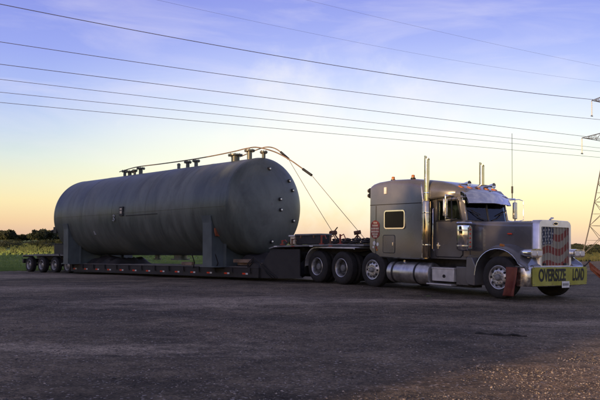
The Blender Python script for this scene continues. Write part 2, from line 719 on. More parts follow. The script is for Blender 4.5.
# ------------------------------------------------------------------ scattered stones, grass
OCT = [(1, 0, 0), (-1, 0, 0), (0, 1, 0), (0, -1, 0), (0, 0, 1), (0, 0, -1)]
OF = [(0, 2, 4), (2, 1, 4), (1, 3, 4), (3, 0, 4), (2, 0, 5), (1, 2, 5), (3, 1, 5), (0, 3, 5)]


def scatter_stones(name, m, n, place, smin, smax, label):
    V, Fc = [], []
    for _ in range(n):
        x, y = place()
        sz = smin+(smax-smin)*random.random()**3
        b = len(V)
        a = random.random()*PI
        ca, sa = math.cos(a), math.sin(a)
        z = gz(x, y)+.03+.03*noise.noise(Vector((x*.35, y*.35, 0)))
        for p in OCT:
            k = sz*(.6+.7*random.random())
            px, py = p[0]*k*1.2, p[1]*k*.9
            V.append((x+px*ca-py*sa, y+px*sa+py*ca, z+p[2]*k*.6))
        Fc += [tuple(b+i for i in f) for f in OF]
    me = bpy.data.meshes.new(name)
    me.from_pydata(V, [], Fc)
    me.materials.append(M[m])
    o = bpy.data.objects.new(name, me)
    C.objects.link(o)
    tag(o, label, 'stones', kind='stuff')
    return o


def near_place(maxr, bias=1.0):
    def f():
        while True:
            y = 4.5+(maxr-4.5)*random.random()**1.6
            x = (random.random()-.5)*2*(y*.5+1)
            if bias < 1 or noise.noise(Vector((x*.5, y*.5, 2)))+random.random()*.6 > .2:
                return x, y
    return f


scatter_stones('pale_gravel', 'stone', 6500, near_place(22, .5), .004, .017, 'small pale stones scattered over the dark gravel lot')
scatter_stones('grey_gravel', 'stone_d', 16000, near_place(20, .5), .005, .018, 'loose grey stone chips covering the gravel lot')


def corner_place():
    while True:
        x = 1.0+2.8*random.random()
        y = 5.2+3.2*random.random()
        if x > 1.2+(y-6.0)*.5+.4*noise.noise(Vector((x*2, y*2, 0))):
            return x, y


scatter_stones('drift_of_pebbles', 'stone', 3200, corner_place, .004, .014, 'drift of pale pebbles in the bottom right corner of the lot')


def scatter_grass(name, m, n, place, h0, h1, label, blades=5, wid=.03):
    V, Fc = [], []
    for _ in range(n):
        x, y = place()
        z = gz(x, y)
        h = h0+(h1-h0)*random.random()
        for k in range(blades):
            a = random.random()*2*PI
            r = h*.35
            bx, by = x+random.gauss(0, r*.5), y+random.gauss(0, r*.5)
            w = wid*(.6+.8*random.random())
            tx, ty = bx+math.cos(a)*r*random.random(), by+math.sin(a)*r*random.random()
            b = len(V)
            V += [(bx-w, by, z-.02), (bx+w, by, z-.02), (tx, ty, z+h*(.6+.4*random.random()))]
            Fc.append((b, b+1, b+2))
    me = bpy.data.meshes.new(name)
    me.from_pydata(V, [], Fc)
    me.materials.append(M[m])
    o = bpy.data.objects.new(name, me)
    C.objects.link(o)
    tag(o, label, 'grass', kind='stuff')
    return o


def edge_place(x0, x1, d0, d1, p=1.8):
    def f():
        x = x0+(x1-x0)*random.random()
        return x, lot_edge(x)+d0+(d1-d0)*random.random()**p
    return f


scatter_grass('field_edge_grass', 'grass', 24000, edge_place(-34, 22, -.3, 30), .06, .20, 'rough green grass along the far edge of the gravel lot', 5, .035)
scatter_grass('meadow_grass', 'grass', 9000, edge_place(-60, 30, 28, 80, 1), .12, .35, 'taller meadow grass in the field beyond the lot', 5, .07)
scatter_grass('dry_weeds', 'weeds', 9000, edge_place(22, 110, -.5, 60), .15, .55, 'dry yellow weeds behind the lot near the pylon', 6, .06)
scatter_grass('straw_coloured_grass', 'straw', 7000, edge_place(-80, 10, 55, 150, 1), .25, .6, 'olive tall grass across the far field', 5, .12)


# ------------------------------------------------------------------ trees
def crown_mesh(name, rx, rz, z0, n, leaf, m, seed):
    rnd = random.Random(seed)
    V, Fc = [], []
    cl = []
    for _ in range(int(9+rx*3)):
        a = rnd.random()*2*PI
        rr = rx*.75*math.sqrt(rnd.random())
        zz = z0+rz*(.15+1.5*rnd.random()*(1-.45*rr/rx))
        cl.append((rr*math.cos(a), rr*math.sin(a), zz, rx*(.28+.25*rnd.random())))
    for _ in range(n):
        c = rnd.choice(cl)
        d = Vector((rnd.gauss(0, 1), rnd.gauss(0, 1), rnd.gauss(0, .8))).normalized()*c[3]*(.55+.5*rnd.random())
        p = Vector(c[:3])+d
        if p.z < z0*.35:
            p.z = z0*.35+.1*rnd.random()
        u = Vector((rnd.gauss(0, 1), rnd.gauss(0, 1), rnd.gauss(0, 1))).normalized()*leaf*(.6+.8*rnd.random())
        w = u.orthogonal().normalized()*leaf*(.4+.5*rnd.random())
        b = len(V)
        V += [p-u, p+w, p+u, p-w]
        Fc.append((b, b+1, b+2, b+3))
    me = bpy.data.meshes.new(name)
    me.from_pydata([tuple(v) for v in V], [], Fc)
    me.materials.append(M[m])
    return me


def tree_proto(h, rx, m, seed, n=1400, leaf=.28, name='broadleaf_tree'):
    rnd = random.Random(seed)
    t = empty(name)
    mb = MB()
    mb.tube([(0, 0, -.2), (.05, 0, h*.25), (.1, .05, h*.55)], h*.035, 7, h*.015)
    for k in range(5):
        a = k*2*PI/5+rnd.random()
        mb.tube([(.06, .02, h*(.22+.05*k)), (math.cos(a)*rx*.3, math.sin(a)*rx*.3, h*(.4+.06*k)),
                 (math.cos(a)*rx*.6, math.sin(a)*rx*.6, h*(.52+.06*k))], h*.014, 5, h*.004)
    mb.build('trunk', 'bark', t)
    me = crown_mesh('crown', rx, h*.42, h*(.30 if name != 'broadleaf_tree' else .20), n, leaf, m, seed)
    o = bpy.data.objects.new('crown', me)
    C.objects.link(o)
    o.parent = t
    return t


protos = [tree_proto(6, 3.2, 'leaf1', 1, 2600, .4), tree_proto(7.5, 3.4, 'leaf2', 2, 2600, .4), tree_proto(5, 3.6, 'leaf1', 3, 2600, .4),
          tree_proto(8.5, 3.8, 'leaf1', 4, 3200, .42)]
used = set()


def put_tree(i, x, y, s, label, group, cat='tree', sx=1.0):
    src = protos[i]
    o = src if i not in used else copy_tree(src)
    used.add(i)
    o.location = (x, y, gz(x, y)-.1)
    o.rotation_euler = (0, 0, random.random()*6.28)
    o.scale = (s*sx, s*sx, s)
    tag(o, label, cat, group)
    return o


FAR = 'dark trees of the far tree line across the field'
# left cluster, as the photograph shows it: (pixel x of 600, height above the horizon px, distance)
rowL = [(-26, 9, 300, 0), (-16, 7, 310, 1), (-7, 9, 295, 2), (1, 10, 300, 0), (9, 9, 290, 2), (16, 6, 310, 1), (22, 5, 300, 2),
        (28, 6, 305, 0), (34, 9, 290, 1), (39, 12, 280, 3), (45, 12, 285, 0), (51, 11, 290, 3), (57, 9, 300, 0), (64, 8, 300, 2), (72, 8, 300, 1)]
names = {-26: 'dark broadleaf tree farthest left of the far tree line', 39: 'tallest dark tree of the clump just left of the tank',
         45: 'tall round tree of the clump beside the rear end of the tank', 22: 'lowest dark bush of the dip in the left tree line'}
for px, hp, d, i in rowL:
    x = (px-300)/700*d
    hgt = (hp+1.5)*d/700
    s = hgt/(6, 7.5, 5, 8.5)[i]
    put_tree(i, x, d, s, names.get(px, 'dark low tree in the tree line behind the field left of the tank'),
             FAR, sx=1.35)
px = 80
while px < 640:
    d = 330+random.random()*80
    x = (px-300)/700*d
    i = random.randrange(4)
    hp = 3.0+random.random()*2.4
    hgt = (hp+1.0)*d/700
    lab = 'small dark tree on the horizon seen between the tank and the truck' if px < 372 else 'small dark tree on the horizon behind the truck and pylon'
    put_tree(i, x, d, hgt/(6, 7.5, 5, 8.5)[i], lab, FAR, sx=2.0)
    px += 6.5+random.random()*4
# added unseen trees behind the photographer, placed to shade most of the yard
sd_, sl_ = Vector((.68, .73, 0)), Vector((.73, -.68, 0))
shade = [tree_proto(6, 2.9, 'leaf2', 31, 5200, .30, 'added_shade_tree'), tree_proto(6, 3.1, 'leaf1', 32, 5200, .30, 'added_shade_tree')]
rowS = []
for l, h_ in ((-72, 15), (-66, 15), (-60, 15), (-54, 15), (-48, 14.5), (-43, 14.5), (-38.5, 14), (-34, 14), (-30.5, 13.5), (-27, 13.2), (-24, 12.6), (-21.4, 12),
              (-19, 11.4), (-17, 10.8), (-15, 10.2), (-13, 9.6), (-11, 9.3), (-9.2, 9.3), (-7.9, 9.1), (-7.3, 8.9)):
    rowS.append((l, -30-(len(rowS) % 2)*2.5, h_))
for l, h_ in ((-63, 15.5), (-51, 15), (-40, 14.5), (-32, 14.2), (-25.5, 13), (-20, 12), (-15, 11), (-10.4, 10)):
    rowS.append((l, -39, h_))
for i_, (l, t_, h_) in enumerate(rowS):
    o = shade[i_ % 2] if i_ < 2 else copy_tree(shade[i_ % 2])
    p = sd_*t_+sl_*l
    o.location = (p.x, p.y, 0)
    o.rotation_euler = (0, 0, i_*1.3)
    k = h_/6.6
    w_k = 1.5 if l < -22 else .95
    o.scale = (w_k, w_k, k)
    tag(o, 'unseen tree added behind the photographer to shade the yard', 'tree', 'added row of shade trees behind the photographer')
# shrubs standing in the field, left
shr = [tree_proto(1.8, 1.5, 'leaf2', 11, 700, .12, 'field_shrub'), tree_proto(1.5, 1.9, 'leaf1', 12, 700, .12, 'field_shrub')]
k = 0
for n in range(46):
    d = 110+random.random()*70
    px = -30+random.random()*110
    x = (px-300)/700*d
    src = shr[n % 2]
    o = src if n < 2 else copy_tree(src)
    o.location = (x, d, gz(x, d)-.1)
    o.rotation_euler = (0, 0, random.random()*6)
    s = .35+random.random()*.4
    o.scale = (s*1.6, s*1.6, s)
    tag(o, 'low green shrub in the overgrown field left of the tank', 'shrub', 'shrubs growing in the left field')
for n in range(22):
    d = 125+random.random()*90
    px = 574+random.random()*60
    x = (px-300)/700*d
    o = copy_tree(shr[n % 2])
    o.location = (x, d, gz(x, d)-.1)
    s = .5+random.random()*.6
    o.scale = (s*1.4, s*1.4, s)
    tag(o, 'low scrub bush among dry weeds around the pylon foot', 'shrub', 'scrub around the pylon')


# ------------------------------------------------------------------ pylon and cables
PX, PY = 59.0, 131.0
pyl = empty('lattice_pylon', (PX, PY, gz(PX, PY)), (0, 0, R(28)),
            label='tall steel lattice electricity pylon at the right edge of the picture', cat='pylon')
b0, hz = 4.0, 34.5


def hw(z):
    return b0+(1.05-b0)*min(1, z/21)**.9 if z < 21 else max(.25, 1.05-(z-21)/14*.8)


for sx, sy in ((1, 1), (1, -1), (-1, 1), (-1, -1)):
    mb = MB()
    mb.tube([(sx*hw(z), sy*hw(z), z) for z in (0, 5, 10, 15, 18, 21, 25, 30, hz)], .11, 4)
    mb.build('leg', 'pylon', pyl, smooth=False)
lv = [0, 5.5, 10, 13.5, 16.4, 18.8, 21, 23.2, 25.4, 27.6, 29.8, 32]
for face in range(4):
    mb = MB()
    for z0, z1 in zip(lv, lv[1:]):
        a, b = hw(z0), hw(z1)
        rot = Matrix.Rotation(face*PI/2, 3, 'Z')
        p = [rot @ Vector(q) for q in ((-a, -a, z0), (a, -a, z0), (-b, -b, z1), (b, -b, z1))]
        mb.tube([p[0], p[3]], .045, 4)
        mb.tube([p[1], p[2]], .045, 4)
        mb.tube([p[2], p[3]], .045, 4)
        mid_ = (p[0]+p[3])/2
        mb.tube([(p[0]+p[2])/2, mid_, (p[1]+p[3])/2], .03, 4)
    mb.build('bracing', 'pylon', pyl, smooth=False)


def arm(z, ln, side):
    mb = MB()
    w = hw(z)
    tip = (side*ln, 0, z)
    for sy in (-1, 1):
        mb.tube([(side*w, sy*w, z), tip], .07, 4)
        mb.tube([(side*w, sy*w, z+1.9), tip], .06, 4)
        for k in range(1, 5):
            f = k/5
            mb.tube([(side*(w+(ln-w)*f), sy*w*(1-f), z), (side*(w+(ln-w)*(f-.2)), sy*w*(1-f+.2), z+1.9*(1-f+.2))], .035, 4)
            mb.tube([(side*(w+(ln-w)*f), sy*w*(1-f), z), (side*(w+(ln-w)*f), sy*w*(1-f), z+1.9*(1-f))], .03, 4)
    mb.build('crossarm', 'pylon', pyl, smooth=False)
    mb = MB()
    mb.lathe([(.03, 0)]+[(.10 if q % 2 else .04, -.1-q*.17) for q in range(16)]+[(.03, -2.9)], 'z', tip, 6)
    mb.box(tip[0]-.25, tip[0]+.25, -.06, .06, z-3.0, z-2.85)
    mb.build('insulator', 'insul', pyl)


for z, ln in ((21.4, 8.7), (28.6, 6.0)):
    arm(z, ln, -1)
    arm(z, ln, 1)


def cable(pts, r, label, grp):
    (x0, y0, z0), (xm, zm_unused), (x1, y1, z1) = pts
    P = []
    for k in range(-14, 61):
        t = k/50
        # parabola through both ends and the sag measured at the middle
        x = x0+(x1-x0)*t
        y = y0+(y1-y0)*t
        z = z0+(z1-z0)*t-4*zm_unused*t*(1-t)
        P.append((x, y, z))
    mb = MB()
    mb.tube(P, r*.62, 5)
    o = mb.build('power_line', 'wire')
    tag(o, label, 'cable', grp)


G1 = 'overhead power lines crossing the sky'
cable(((-35.3, 80, 28.5), (0, 1.2), (57.5, 131, 29.0)), .075, 'uppermost thick power line of the six lower cables crossing the sky', G1)
cable(((-36, 82, 24.6), (0, .6), (53.4, 130, 25.4)), .06, 'power line hung from the upper left crossarm tip of the pylon', G1)
cable(((-36.7, 84, 22.4), (0, .1), (57.7, 134, 22.3)), .06, 'third power line from the top of the six lower cables', G1)
cable(((-37.5, 86, 21.0), (0, .1), (57.7, 134, 20.4)), .05, 'fourth power line from the top of the six lower cables', G1)
cable(((-38.3, 88, 19.8), (0, .1), (57.6, 134, 19.7)), .05, 'fifth power line from the top, just above the lowest', G1)
cable(((-37.4, 86, 18.1), (0, .1), (51.1, 130, 18.4)), .05, 'lowest power line, hung from the lower left crossarm tip', G1)
cable(((1.1, 110, 40), (0, .3), (57.8, 134, 36.4)), .022, 'thin faint earth wire high in the upper right sky', G1)
cable(((-17.4, 90, 32.4), (0, .9), (59.9, 138, 34.2)), .02, 'thin faint wire just below the topmost earth wire', G1)


# ================================================================== WHEELS
def tyre_mesh(r, w, ri, lug=True):
    """tyre lathed about y, outer face at y=0, body towards +y"""
    mb = MB()
    h = r-ri
    prof = [(ri, .03), (ri+h*.15, .006), (ri+h*.5, -.012), (ri+h*.8, .006), (r-.02, .028), (r, .05)]
    g = 5
    tw = w-.10
    for k in range(g):
        y = .05+tw*k/g
        prof += [(r, y+.004), (r, y+tw/g-.012)]
        if k < g-1:
            prof += [(r-.014, y+tw/g-.010), (r-.014, y+tw/g-.002)]
    prof += [(r, w-.05), (r-.02, w-.028), (ri+h*.8, w-.006), (ri+h*.5, w+.012), (ri, w-.03), (ri-.01, w-.06), (ri-.01, .06)]
    mb.lathe(prof, 'y', (0, 0, 0), 56)
    return mb


def wheel(parent, x, y, z, r, side, kind, ri=.285, w=.28):
    """side -1: outer face towards -y"""
    mb = tyre_mesh(r, w, ri)
    if kind == 'dual':
        t2 = tyre_mesh(r, w, ri)
        bmesh.ops.translate(t2.bm, verts=t2.bm.verts, vec=(0, w+.05, 0))
        me = bpy.data.meshes.new('tmp')
        t2.bm.to_mesh(me)
        mb.bm.from_mesh(me)
    o = mb.build('wheel', 'rubber', parent)
    o.location = (x, y, z)
    o.rotation_euler = (0, random.random()*.3, 0 if side < 0 else PI)
    if kind == 'dual' or kind == 'trailer':
        m = MB()
        m.lathe([(ri+.014, .02), (ri+.016, .004), (ri+.004, -.004), (ri-.012, .004), (ri-.022, .03), (ri-.035, .06), (ri-.04, .15), (ri-.045, .19), (ri-.045, .24), (ri, .24)], 'y', n=44)
        m.build('rim', 'alu' if kind == 'dual' else 'rim', o)
        m = MB()
        m.lathe([(ri-.04, .165), (ri-.06, .15), (.17, .12), (.15, .125), (.0, .125), (0, .2), (ri-.04, .2)], 'y', n=40)
        m.build('wheel_disc', 'disc', o)
        for k in range(5):
            a = (k+.25)*2*PI/5
            m = MB()
            m.lathe([(.034, .14), (.034, .125), (0, .12), (0, .14)], 'y', (math.sin(a)*(ri-.09), 0, math.cos(a)*(ri-.09)), 10)
            m.build('hand_hole', 'ink', o)
        m = MB()
        m.lathe([(.105, .20), (.105, .08), (.095, .06), (.085, .055), (.0, .05), (.0, .2)], 'y', n=24)
        for k in range(10):
            a = k*PI/5
            m.lathe([(.016, .20), (.016, .16), (.0, .155), (0, .2)], 'y', (math.sin(a)*.14, 0, math.cos(a)*.14), 6)
        m.build('hub', 'rim' if kind == 'trailer' else 'steel', o)
    else:
        m = MB()
        m.lathe([(ri+.015, .02), (ri+.017, .005), (ri+.004, -.004), (ri-.012, .0), (ri-.022, .035), (ri-.035, .045), (ri-.05, .03),
                 (.20, .0), (.17, -.012), (.16, -.012), (.0, -.012), (.0, .08), (ri, .08)], 'y', n=48)
        m.build('rim', 'alu', o)
        for k in range(10):
            m = MB()
            a = (k+.5)*PI/5
            rr = ri-.073
            m.lathe([(.030, .05), (.030, .002), (.024, -.0115), (0, -.0125), (0, .05)], 'y', (math.sin(a)*rr, 0, math.cos(a)*rr), 14)
            m.build('hand_hole', 'ink', o)
        m = MB()
        for k in range(10):
            a = k*PI/5
            m.lathe([(.017, -.01), (.017, -.035), (.010, -.048), (0, -.048), (0, -.01)], 'y', (math.sin(a)*.135, 0, math.cos(a)*.135), 6)
        m.build('lug_nuts', 'chrome', o)['kind'] = 'stuff'
        m = MB()
        m.lathe([(.082, -.01), (.080, -.05), (.068, -.075), (.05, -.085), (.0, -.085), (0, -.01)], 'y', n=24)
        m.build('hub', 'steel', o)
    return o


# ================================================================== TRACTOR
T = empty('semi_truck', (5.934, 18.184, 0.03), (0, 0, R(-54)),
          label='dark taupe long nose semi truck with sleeper, chrome stacks and flag grille', cat='truck')
NS = -1.2


def B(name, m, x0, x1, y0, y1, z0, z1, parent=None, bevel=.01, label=None, seg=2):
    o = MB().box(x0, x1, y0, y1, z0, z1).build(name, m, parent or T, bevel, seg)
    if label:
        o['label'] = label
    return o


# chassis
for s in (-1, 1):
    B('frame_rail', 'black', -8.3, .8, s*.43-.05, s*.43+.05, .62, .90)
mb = MB()
for x in (-8.2, -6.8, -5.4, -4, -2.6, -1.2, .3):
    mb.box(x-.05, x+.05, -.378, .378, .66, .86)
mb.build('crossmembers', 'black', T)
for x, w in ((0, 1.9), (-4.67, 2.1), (-6.13, 2.0), (-7.4, 2.0)):
    mb = MB()
    mb.cyl((x, -w/2, .52), (x, w/2, .52), .075, 12)
    if w != 1.9:
        mb.lathe([(0, -.2), (.12, -.18), (.2, 0), (.12, .18), (0, .2)], 'y', (x, 0, .52), 16)
    mb.build('axle', 'black', T)
mb = MB()
for x in (-7.4, -6.13, -4.67):
    for s in (-1, 1):
        mb.tube([(x-.45, s*.52, .62), (x, s*.52, .5), (x+.45, s*.52, .62)], .045, 6)
        mb.cyl((x+.3, s*.5, .45), (x+.3, s*.5, .72), .12, 12)
mb.build('suspension', 'black', T)
for x, kd in ((0, 'steer'), (-4.67, 'steer'), (-6.13, 'dual'), (-7.4, 'dual')):
    for s in (-1, 1):
        wheel(T, x, s*1.2 if kd == 'steer' else s*1.22, .525, .525, s, kd)

# tandem fenders
for s in (-1, 1):
    mb = MB()
    path = [(-7.98, .55)]
    for k in range(9):
        a = R(185-k*12)
        path.append((-7.4+.60*math.cos(a), .58+.60*math.sin(a)*1.0))
    path += [(-7.2, 1.185), (-6.6, 1.19), (-5.5, 1.19), (-5.42, 1.17)]
    rings = []
    for x, z in path:
        rings.append([(x, s*1.27, z-.045), (x, s*1.27, z), (x, s*1.2, z+.012), (x, s*.62, z+.012), (x, s*.62, z-.005), (x, s*1.25, z-.005)])
    mb.loft(rings)
    mb.build('rear_fender', 'alu_matte', T)

# fifth wheel and rear deck
mb = MB()
mb.prism([(-7.2, .9), (-6.2, .9), (-6.25, 1.12), (-7.1, 1.1)], -.5, .5)
mb.build('fifth_wheel', 'black', T, .01)
B('deck_plate', 'alu_matte', -5.5, -4.95, -.5, .5, .90, .93)
mb = MB()
mb.box(-5.02, -4.92, -.55, .55, .95, 1.5)
for y in (-.5, .5):
    mb.cyl((-4.95, y, .9), (-4.95, y, 1.62), .03, 8)
mb.build('headache_rack', 'black', T)
for j, (yy, c) in enumerate(((-.35, 'redlens'), (-.28, 'ink'), (.3, 'ink'), (.36, 'red'))):
    mb = MB()
    P = []
    for k in range(17):
        t = k/16
        P.append((-5.0-1.35*t, yy*(1-.3*t)+.05*math.sin(t*20), 1.55-.9*t*(1-t)*1.4-.2*t+.03*math.sin(k*1.9)))
    mb.tube(P, .02, 7)
    mb.build('air_hose', c, T)

# sleeper: lofted box with rounded top edges
def sect(x, hwd, z0, z1, rr, rb=.03, n=5):
    p = []
    for k in range(n+1):
        a = R(90*k/n)
        p.append((x, hwd-rr+rr*math.sin(PI/2-a) if False else hwd-rr+rr*math.cos(a), z1-rr+rr*math.sin(a)))
    for k in range(n+1):
        a = R(90+90*k/n)
        p.append((x, -hwd+rr+rr*math.cos(a), z1-rr+rr*math.sin(a)))
    p.append((x, -hwd, z0+rb))
    p.append((x, -hwd+rb, z0))
    p.append((x, hwd-rb, z0))
    p.append((x, hwd, z0+rb))
    return p


def lower(x, hwd, z0, z1, rb=.03):
    return [(x, hwd, z1), (x, -hwd, z1), (x, -hwd, z0+rb), (x, -hwd+rb, z0), (x, hwd-rb, z0), (x, hwd, z0+rb)]


mb = MB()
mb.loft([sect(-4.86, 1.13, 1.16, 3.04, .12), sect(-4.83, 1.16, 1.13, 3.09, .13), sect(-4.72, 1.17, 1.04, 3.14, .14), sect(-4.5, 1.17, .91, 3.18, .14),
         sect(-3.9, 1.17, .90, 3.22, .15), sect(-3.1, 1.17, .90, 3.20, .20), sect(-2.56, 1.17, .90, 3.14, .30)])
slp = mb.build('sleeper', 'paint', T)
# raised fairing that narrows down onto the cab roof
mb = MB()
mb.loft([sect(-2.57, 1.165, 2.55, 3.138, .30), sect(-2.2, 1.10, 2.6, 3.09, .30), sect(-1.85, 1.0, 2.62, 2.99, .24), sect(-1.55, .85, 2.66, 2.86, .12), sect(-1.4, .72, 2.68, 2.79, .05)])
mb.build('roof_fairing', 'paint', T)
# vertical moulding where the sleeper's upper cap meets the side
for s in (-1, 1):
    mb = MB()
    mb.box(-4.82, -2.58, s*1.172-.006, s*1.172+.006, 2.475, 2.495)
    mb.box(-4.56, -4.545, s*1.172-.006, s*1.172+.006, 1.0, 2.46)
    mb.build('panel_seam', 'ink', T, smooth=False)
    mb = MB()
    mb.tube([(-2.60, s*1.175, .95), (-2.60, s*1.175, 2.55), (-2.66, s*1.16, 2.9), (-2.75, s*1.08, 3.05)], .035, 8)
    mb.build('corner_moulding', 'dull_chrome', T)
    # sleeper window, chrome frame
    o = MB()
    fr = rrect(.87, .55, .09, 5, -3.74, 2.03)
    fi = rrect(.80, .48, .06, 5, -3.74, 2.03)
    yo = s*1.17
    y1 = s*1.20
    o.loft([[(a, yo, b) for a, b in fr], [(a, y1, b) for a, b in fr], [(a, y1, b) for a, b in fi], [(a, yo, b) for a, b in fi]], caps=False)
    w = o.build('sleeper_window', 'chrome', T)
    o = MB()
    o.prism(fi, s*1.168, s*1.182)
    o.build('pane', 'darkglass', w)
    # luggage hatch
    o = MB()
    a0 = rrect(.52, .54, .06, 4, -3.98, 1.31)
    a1 = rrect(.49, .51, .05, 4, -3.98, 1.31)
    o.loft([[(a, s*1.165, b) for a, b in a0], [(a, s*1.178, b) for a, b in a0], [(a, s*1.178, b) for a, b in a1], [(a, s*1.165, b) for a, b in a1]], caps=False)
    w = o.build('luggage_door', 'black', T)
    o = MB()
    o.prism(a1, s*1.16, s*1.177)
    o.build('door_panel', 'paint', w, .004)
    o = MB()
    o.box(-3.82, -3.78, s*1.185-.01, s*1.185+.01, 1.27, 1.36)
    o.build('latch', 'chrome', w)
    # cab extender between sleeper and cab
    B('cab_gap_seal', 'ink', -2.56, -2.50, s*1.05-.06, s*1.05+.06, .95, 2.62, bevel=0)
B('side_lamp', 'white', -4.19, -4.09, NS-.0, NS+.04, 2.80, 3.0, label='white upright marker lamp on the sleeper cap')
# round emblem decal and stickers near the rear corner
mb = MB()
mb.prism([(-4.585+.215*math.cos(a)*(1-.12*math.cos(4*a)), 1.74+.28*math.sin(a)) for a in (2*PI*k/40 for k in range(40))], -1.174, -1.178)
d = mb.build('round_decal', 'red', T)
d['label'] = 'round red and gold decal on the sleeper side'
mb = MB()
for k, (zz, w_) in enumerate(((1.945, .14), (1.86, .26), (1.77, .34), (1.68, .34), (1.60, .26), (1.53, .14))):
    x = -4.585-w_/2
    while x < -4.585+w_/2-.01:
        q = .022+.03*random.random()
        mb.box(x, x+q, -1.1815, -1.179, zz-.026, zz+.026+.008*random.random())
        x += q+.012
mb.build('decal_lettering', 'cream', d, smooth=False)
for x, z, w_, h_, c in ((-4.62, 1.33, .07, .05, 'white'), (-4.66, 1.21, .04, .045, 'white'), (-4.54, 1.20, .045, .05, 'red'), (-4.47, 1.30, .06, .035, 'white'), (-4.50, 1.13, .04, .03, 'amber')):
    mb = MB()
    mb.lathe([(0, -1.173), (w_*.9, -1.173), (w_*.9, -1.177), (0, -1.177)], 'y', (x, 0, z), 16)
    mb.build('sticker', c, T)
# twin work lamps on the rear corner
for z in (2.94, 2.79):
    mb = MB()
    mb.lathe([(0, -5.0), (.05, -4.99), (.085, -4.93), (.085, -4.88), (0, -4.88)], 'x', (0, -1.08, z), 14)
    w = mb.build('work_lamp', 'black', T)
    mb = MB()
    mb.lathe([(0, -5.006), (.06, -5.0), (0, -4.99)], 'x', (0, -1.08, z), 14)
    mb.build('lens', 'lamp', w)
# amber beacons on the sleeper roof
for x, y in ((-4.05, -.95), (-3.22, -.95)):
    mb = MB()
    mb.lathe([(.075, 0), (.075, .03), (.06, .035), (.06, .04)], 'z', (x, y, 3.205), 16)
    w = mb.build('beacon', 'black', T)
    mb = MB()
    mb.lathe([(.050, .04), (.050, .10), (.04, .12), (0, .125)], 'z', (x, y, 3.205), 16)
    mb.build('beacon_lens', 'amber', w)

# ---- cab
cabL = [sect(-2.50, 1.0, .95, 2.0, .02), sect(-2.40, 1.06, .92, 2.0, .02), sect(-1.10, 1.03, .92, 2.0, .02), sect(-.92, .98, .95, 1.99, .02)]
mb = MB()
mb.box(-2.5, -1.0, -1.03, -.99, .93, 1.97)
mb.box(-2.5, -1.0, .99, 1.03, .93, 1.97)
mb.box(-2.5, -2.46, -.99, .99, .93, 2.72)
mb.box(-2.46, -1.0, -.99, .99, .93, .98)
mb.box(-1.04, -1.0, -.99, .99, .98, 1.97)
cab = mb.build('cab_body', 'paint', T)
# roof
mb = MB()
mb.loft([sect(-2.50, 1.03, 2.60, 2.80, .14), sect(-1.5, 1.02, 2.60, 2.84, .15), sect(-1.22, .99, 2.60, 2.80, .14), sect(-1.12, .96, 2.62, 2.72, .05)])
mb.build('cab_roof', 'paint', T)
# pillars
for s in (-1, 1):
    mb = MB()
    mb.hexa([(-1.24, s*.90, 1.97), (-1.00, s*.97, 1.97), (-1.00, s*1.03, 1.97), (-1.20, s*1.03, 1.97),
             (-1.40, s*.90, 2.63), (-1.16, s*.93, 2.63), (-1.16, s*.98, 2.63), (-1.36, s*1.0, 2.63)])
    mb.box(-2.5, -2.24, s*1.0-.03, s*1.0+.03, 1.97, 2.62)
    mb.hexa([(-2.24, s*.97, 2.52), (-1.3, s*.97, 2.52), (-1.3, s*1.02, 2.52), (-2.24, s*1.02, 2.52),
             (-2.24, s*.97, 2.62), (-1.34, s*.97, 2.62), (-1.34, s*1.0, 2.62), (-2.24, s*1.0, 2.62)])
    mb.build('window_pillars', 'paint', T, .008)
    # door panel, slightly proud, with dark shut line around it
    shut = [(-2.27, 1.02), (-2.21, .97), (-1.22, .97), (-1.12, 1.05), (-1.12, 1.98), (-1.33, 2.56), (-2.22, 2.56), (-2.27, 2.50)]
    dr = [(-2.245, 1.03), (-2.20, .99), (-1.23, .99), (-1.14, 1.06), (-1.14, 1.955), (-2.245, 1.955)]
    mb = MB()
    mb.prism([(-2.27, 1.01), (-2.21, .965), (-1.22, .965), (-1.115, 1.05), (-1.115, 1.965), (-2.27, 1.965)], s*1.028, s*1.034)
    mb.build('door_seal', 'ink', T)
    mb = MB()
    mb.prism(dr, s*1.03, s*1.052)
    door = mb.build('door', 'paint', T, .008)
    mb = MB()
    mb.prism([(-2.245, 1.955), (-1.15, 1.955), (-1.16, 1.99), (-2.245, 1.99)], s*1.03, s*1.06)
    mb.build('window_sill', 'ink', door)
    # window frame
    mb = MB()
    for a, b in (((-2.20, 1.97), (-2.20, 2.54)), ((-1.58, 1.97), (-1.62, 2.54)), ((-2.20, 2.54), (-1.36, 2.54)), ((-1.17, 1.97), (-1.38, 2.54))):
        mb.cyl((a[0], s*1.035, a[1]), (b[0], s*1.02, b[1]), .022, 6)
    mb.build('window_frame', 'black', door)
    mb = MB()
    mb.prism([(-2.2, 1.98), (-1.60, 1.98), (-1.62, 2.54), (-2.2, 2.54)], s*1.012, s*1.016)
    mb.build('door_window', 'glass', door)
    mb = MB()
    mb.prism([(-1.57, 1.98), (-1.19, 1.98), (-1.39, 2.54), (-1.61, 2.54)], s*1.012, s*1.016)
    mb.build('vent_window', 'glass', door)
    mb = MB()
    mb.box(-2.17, -2.03, s*1.07-.015, s*1.07+.015, 1.27, 1.31)
    mb.box(-2.19, -2.11, s*1.055-.006, s*1.055+.006, 1.20, 1.37)
    mb.build('handle', 'chrome', door, .004)
    mb = MB()
    mb.tube([(-2.33, s*1.04, 1.15), (-2.33, s*1.10, 1.2), (-2.33, s*1.10, 2.3), (-2.33, s*1.04, 2.35)], .018, 8)
    mb.build('grab_rail', 'chrome', T)
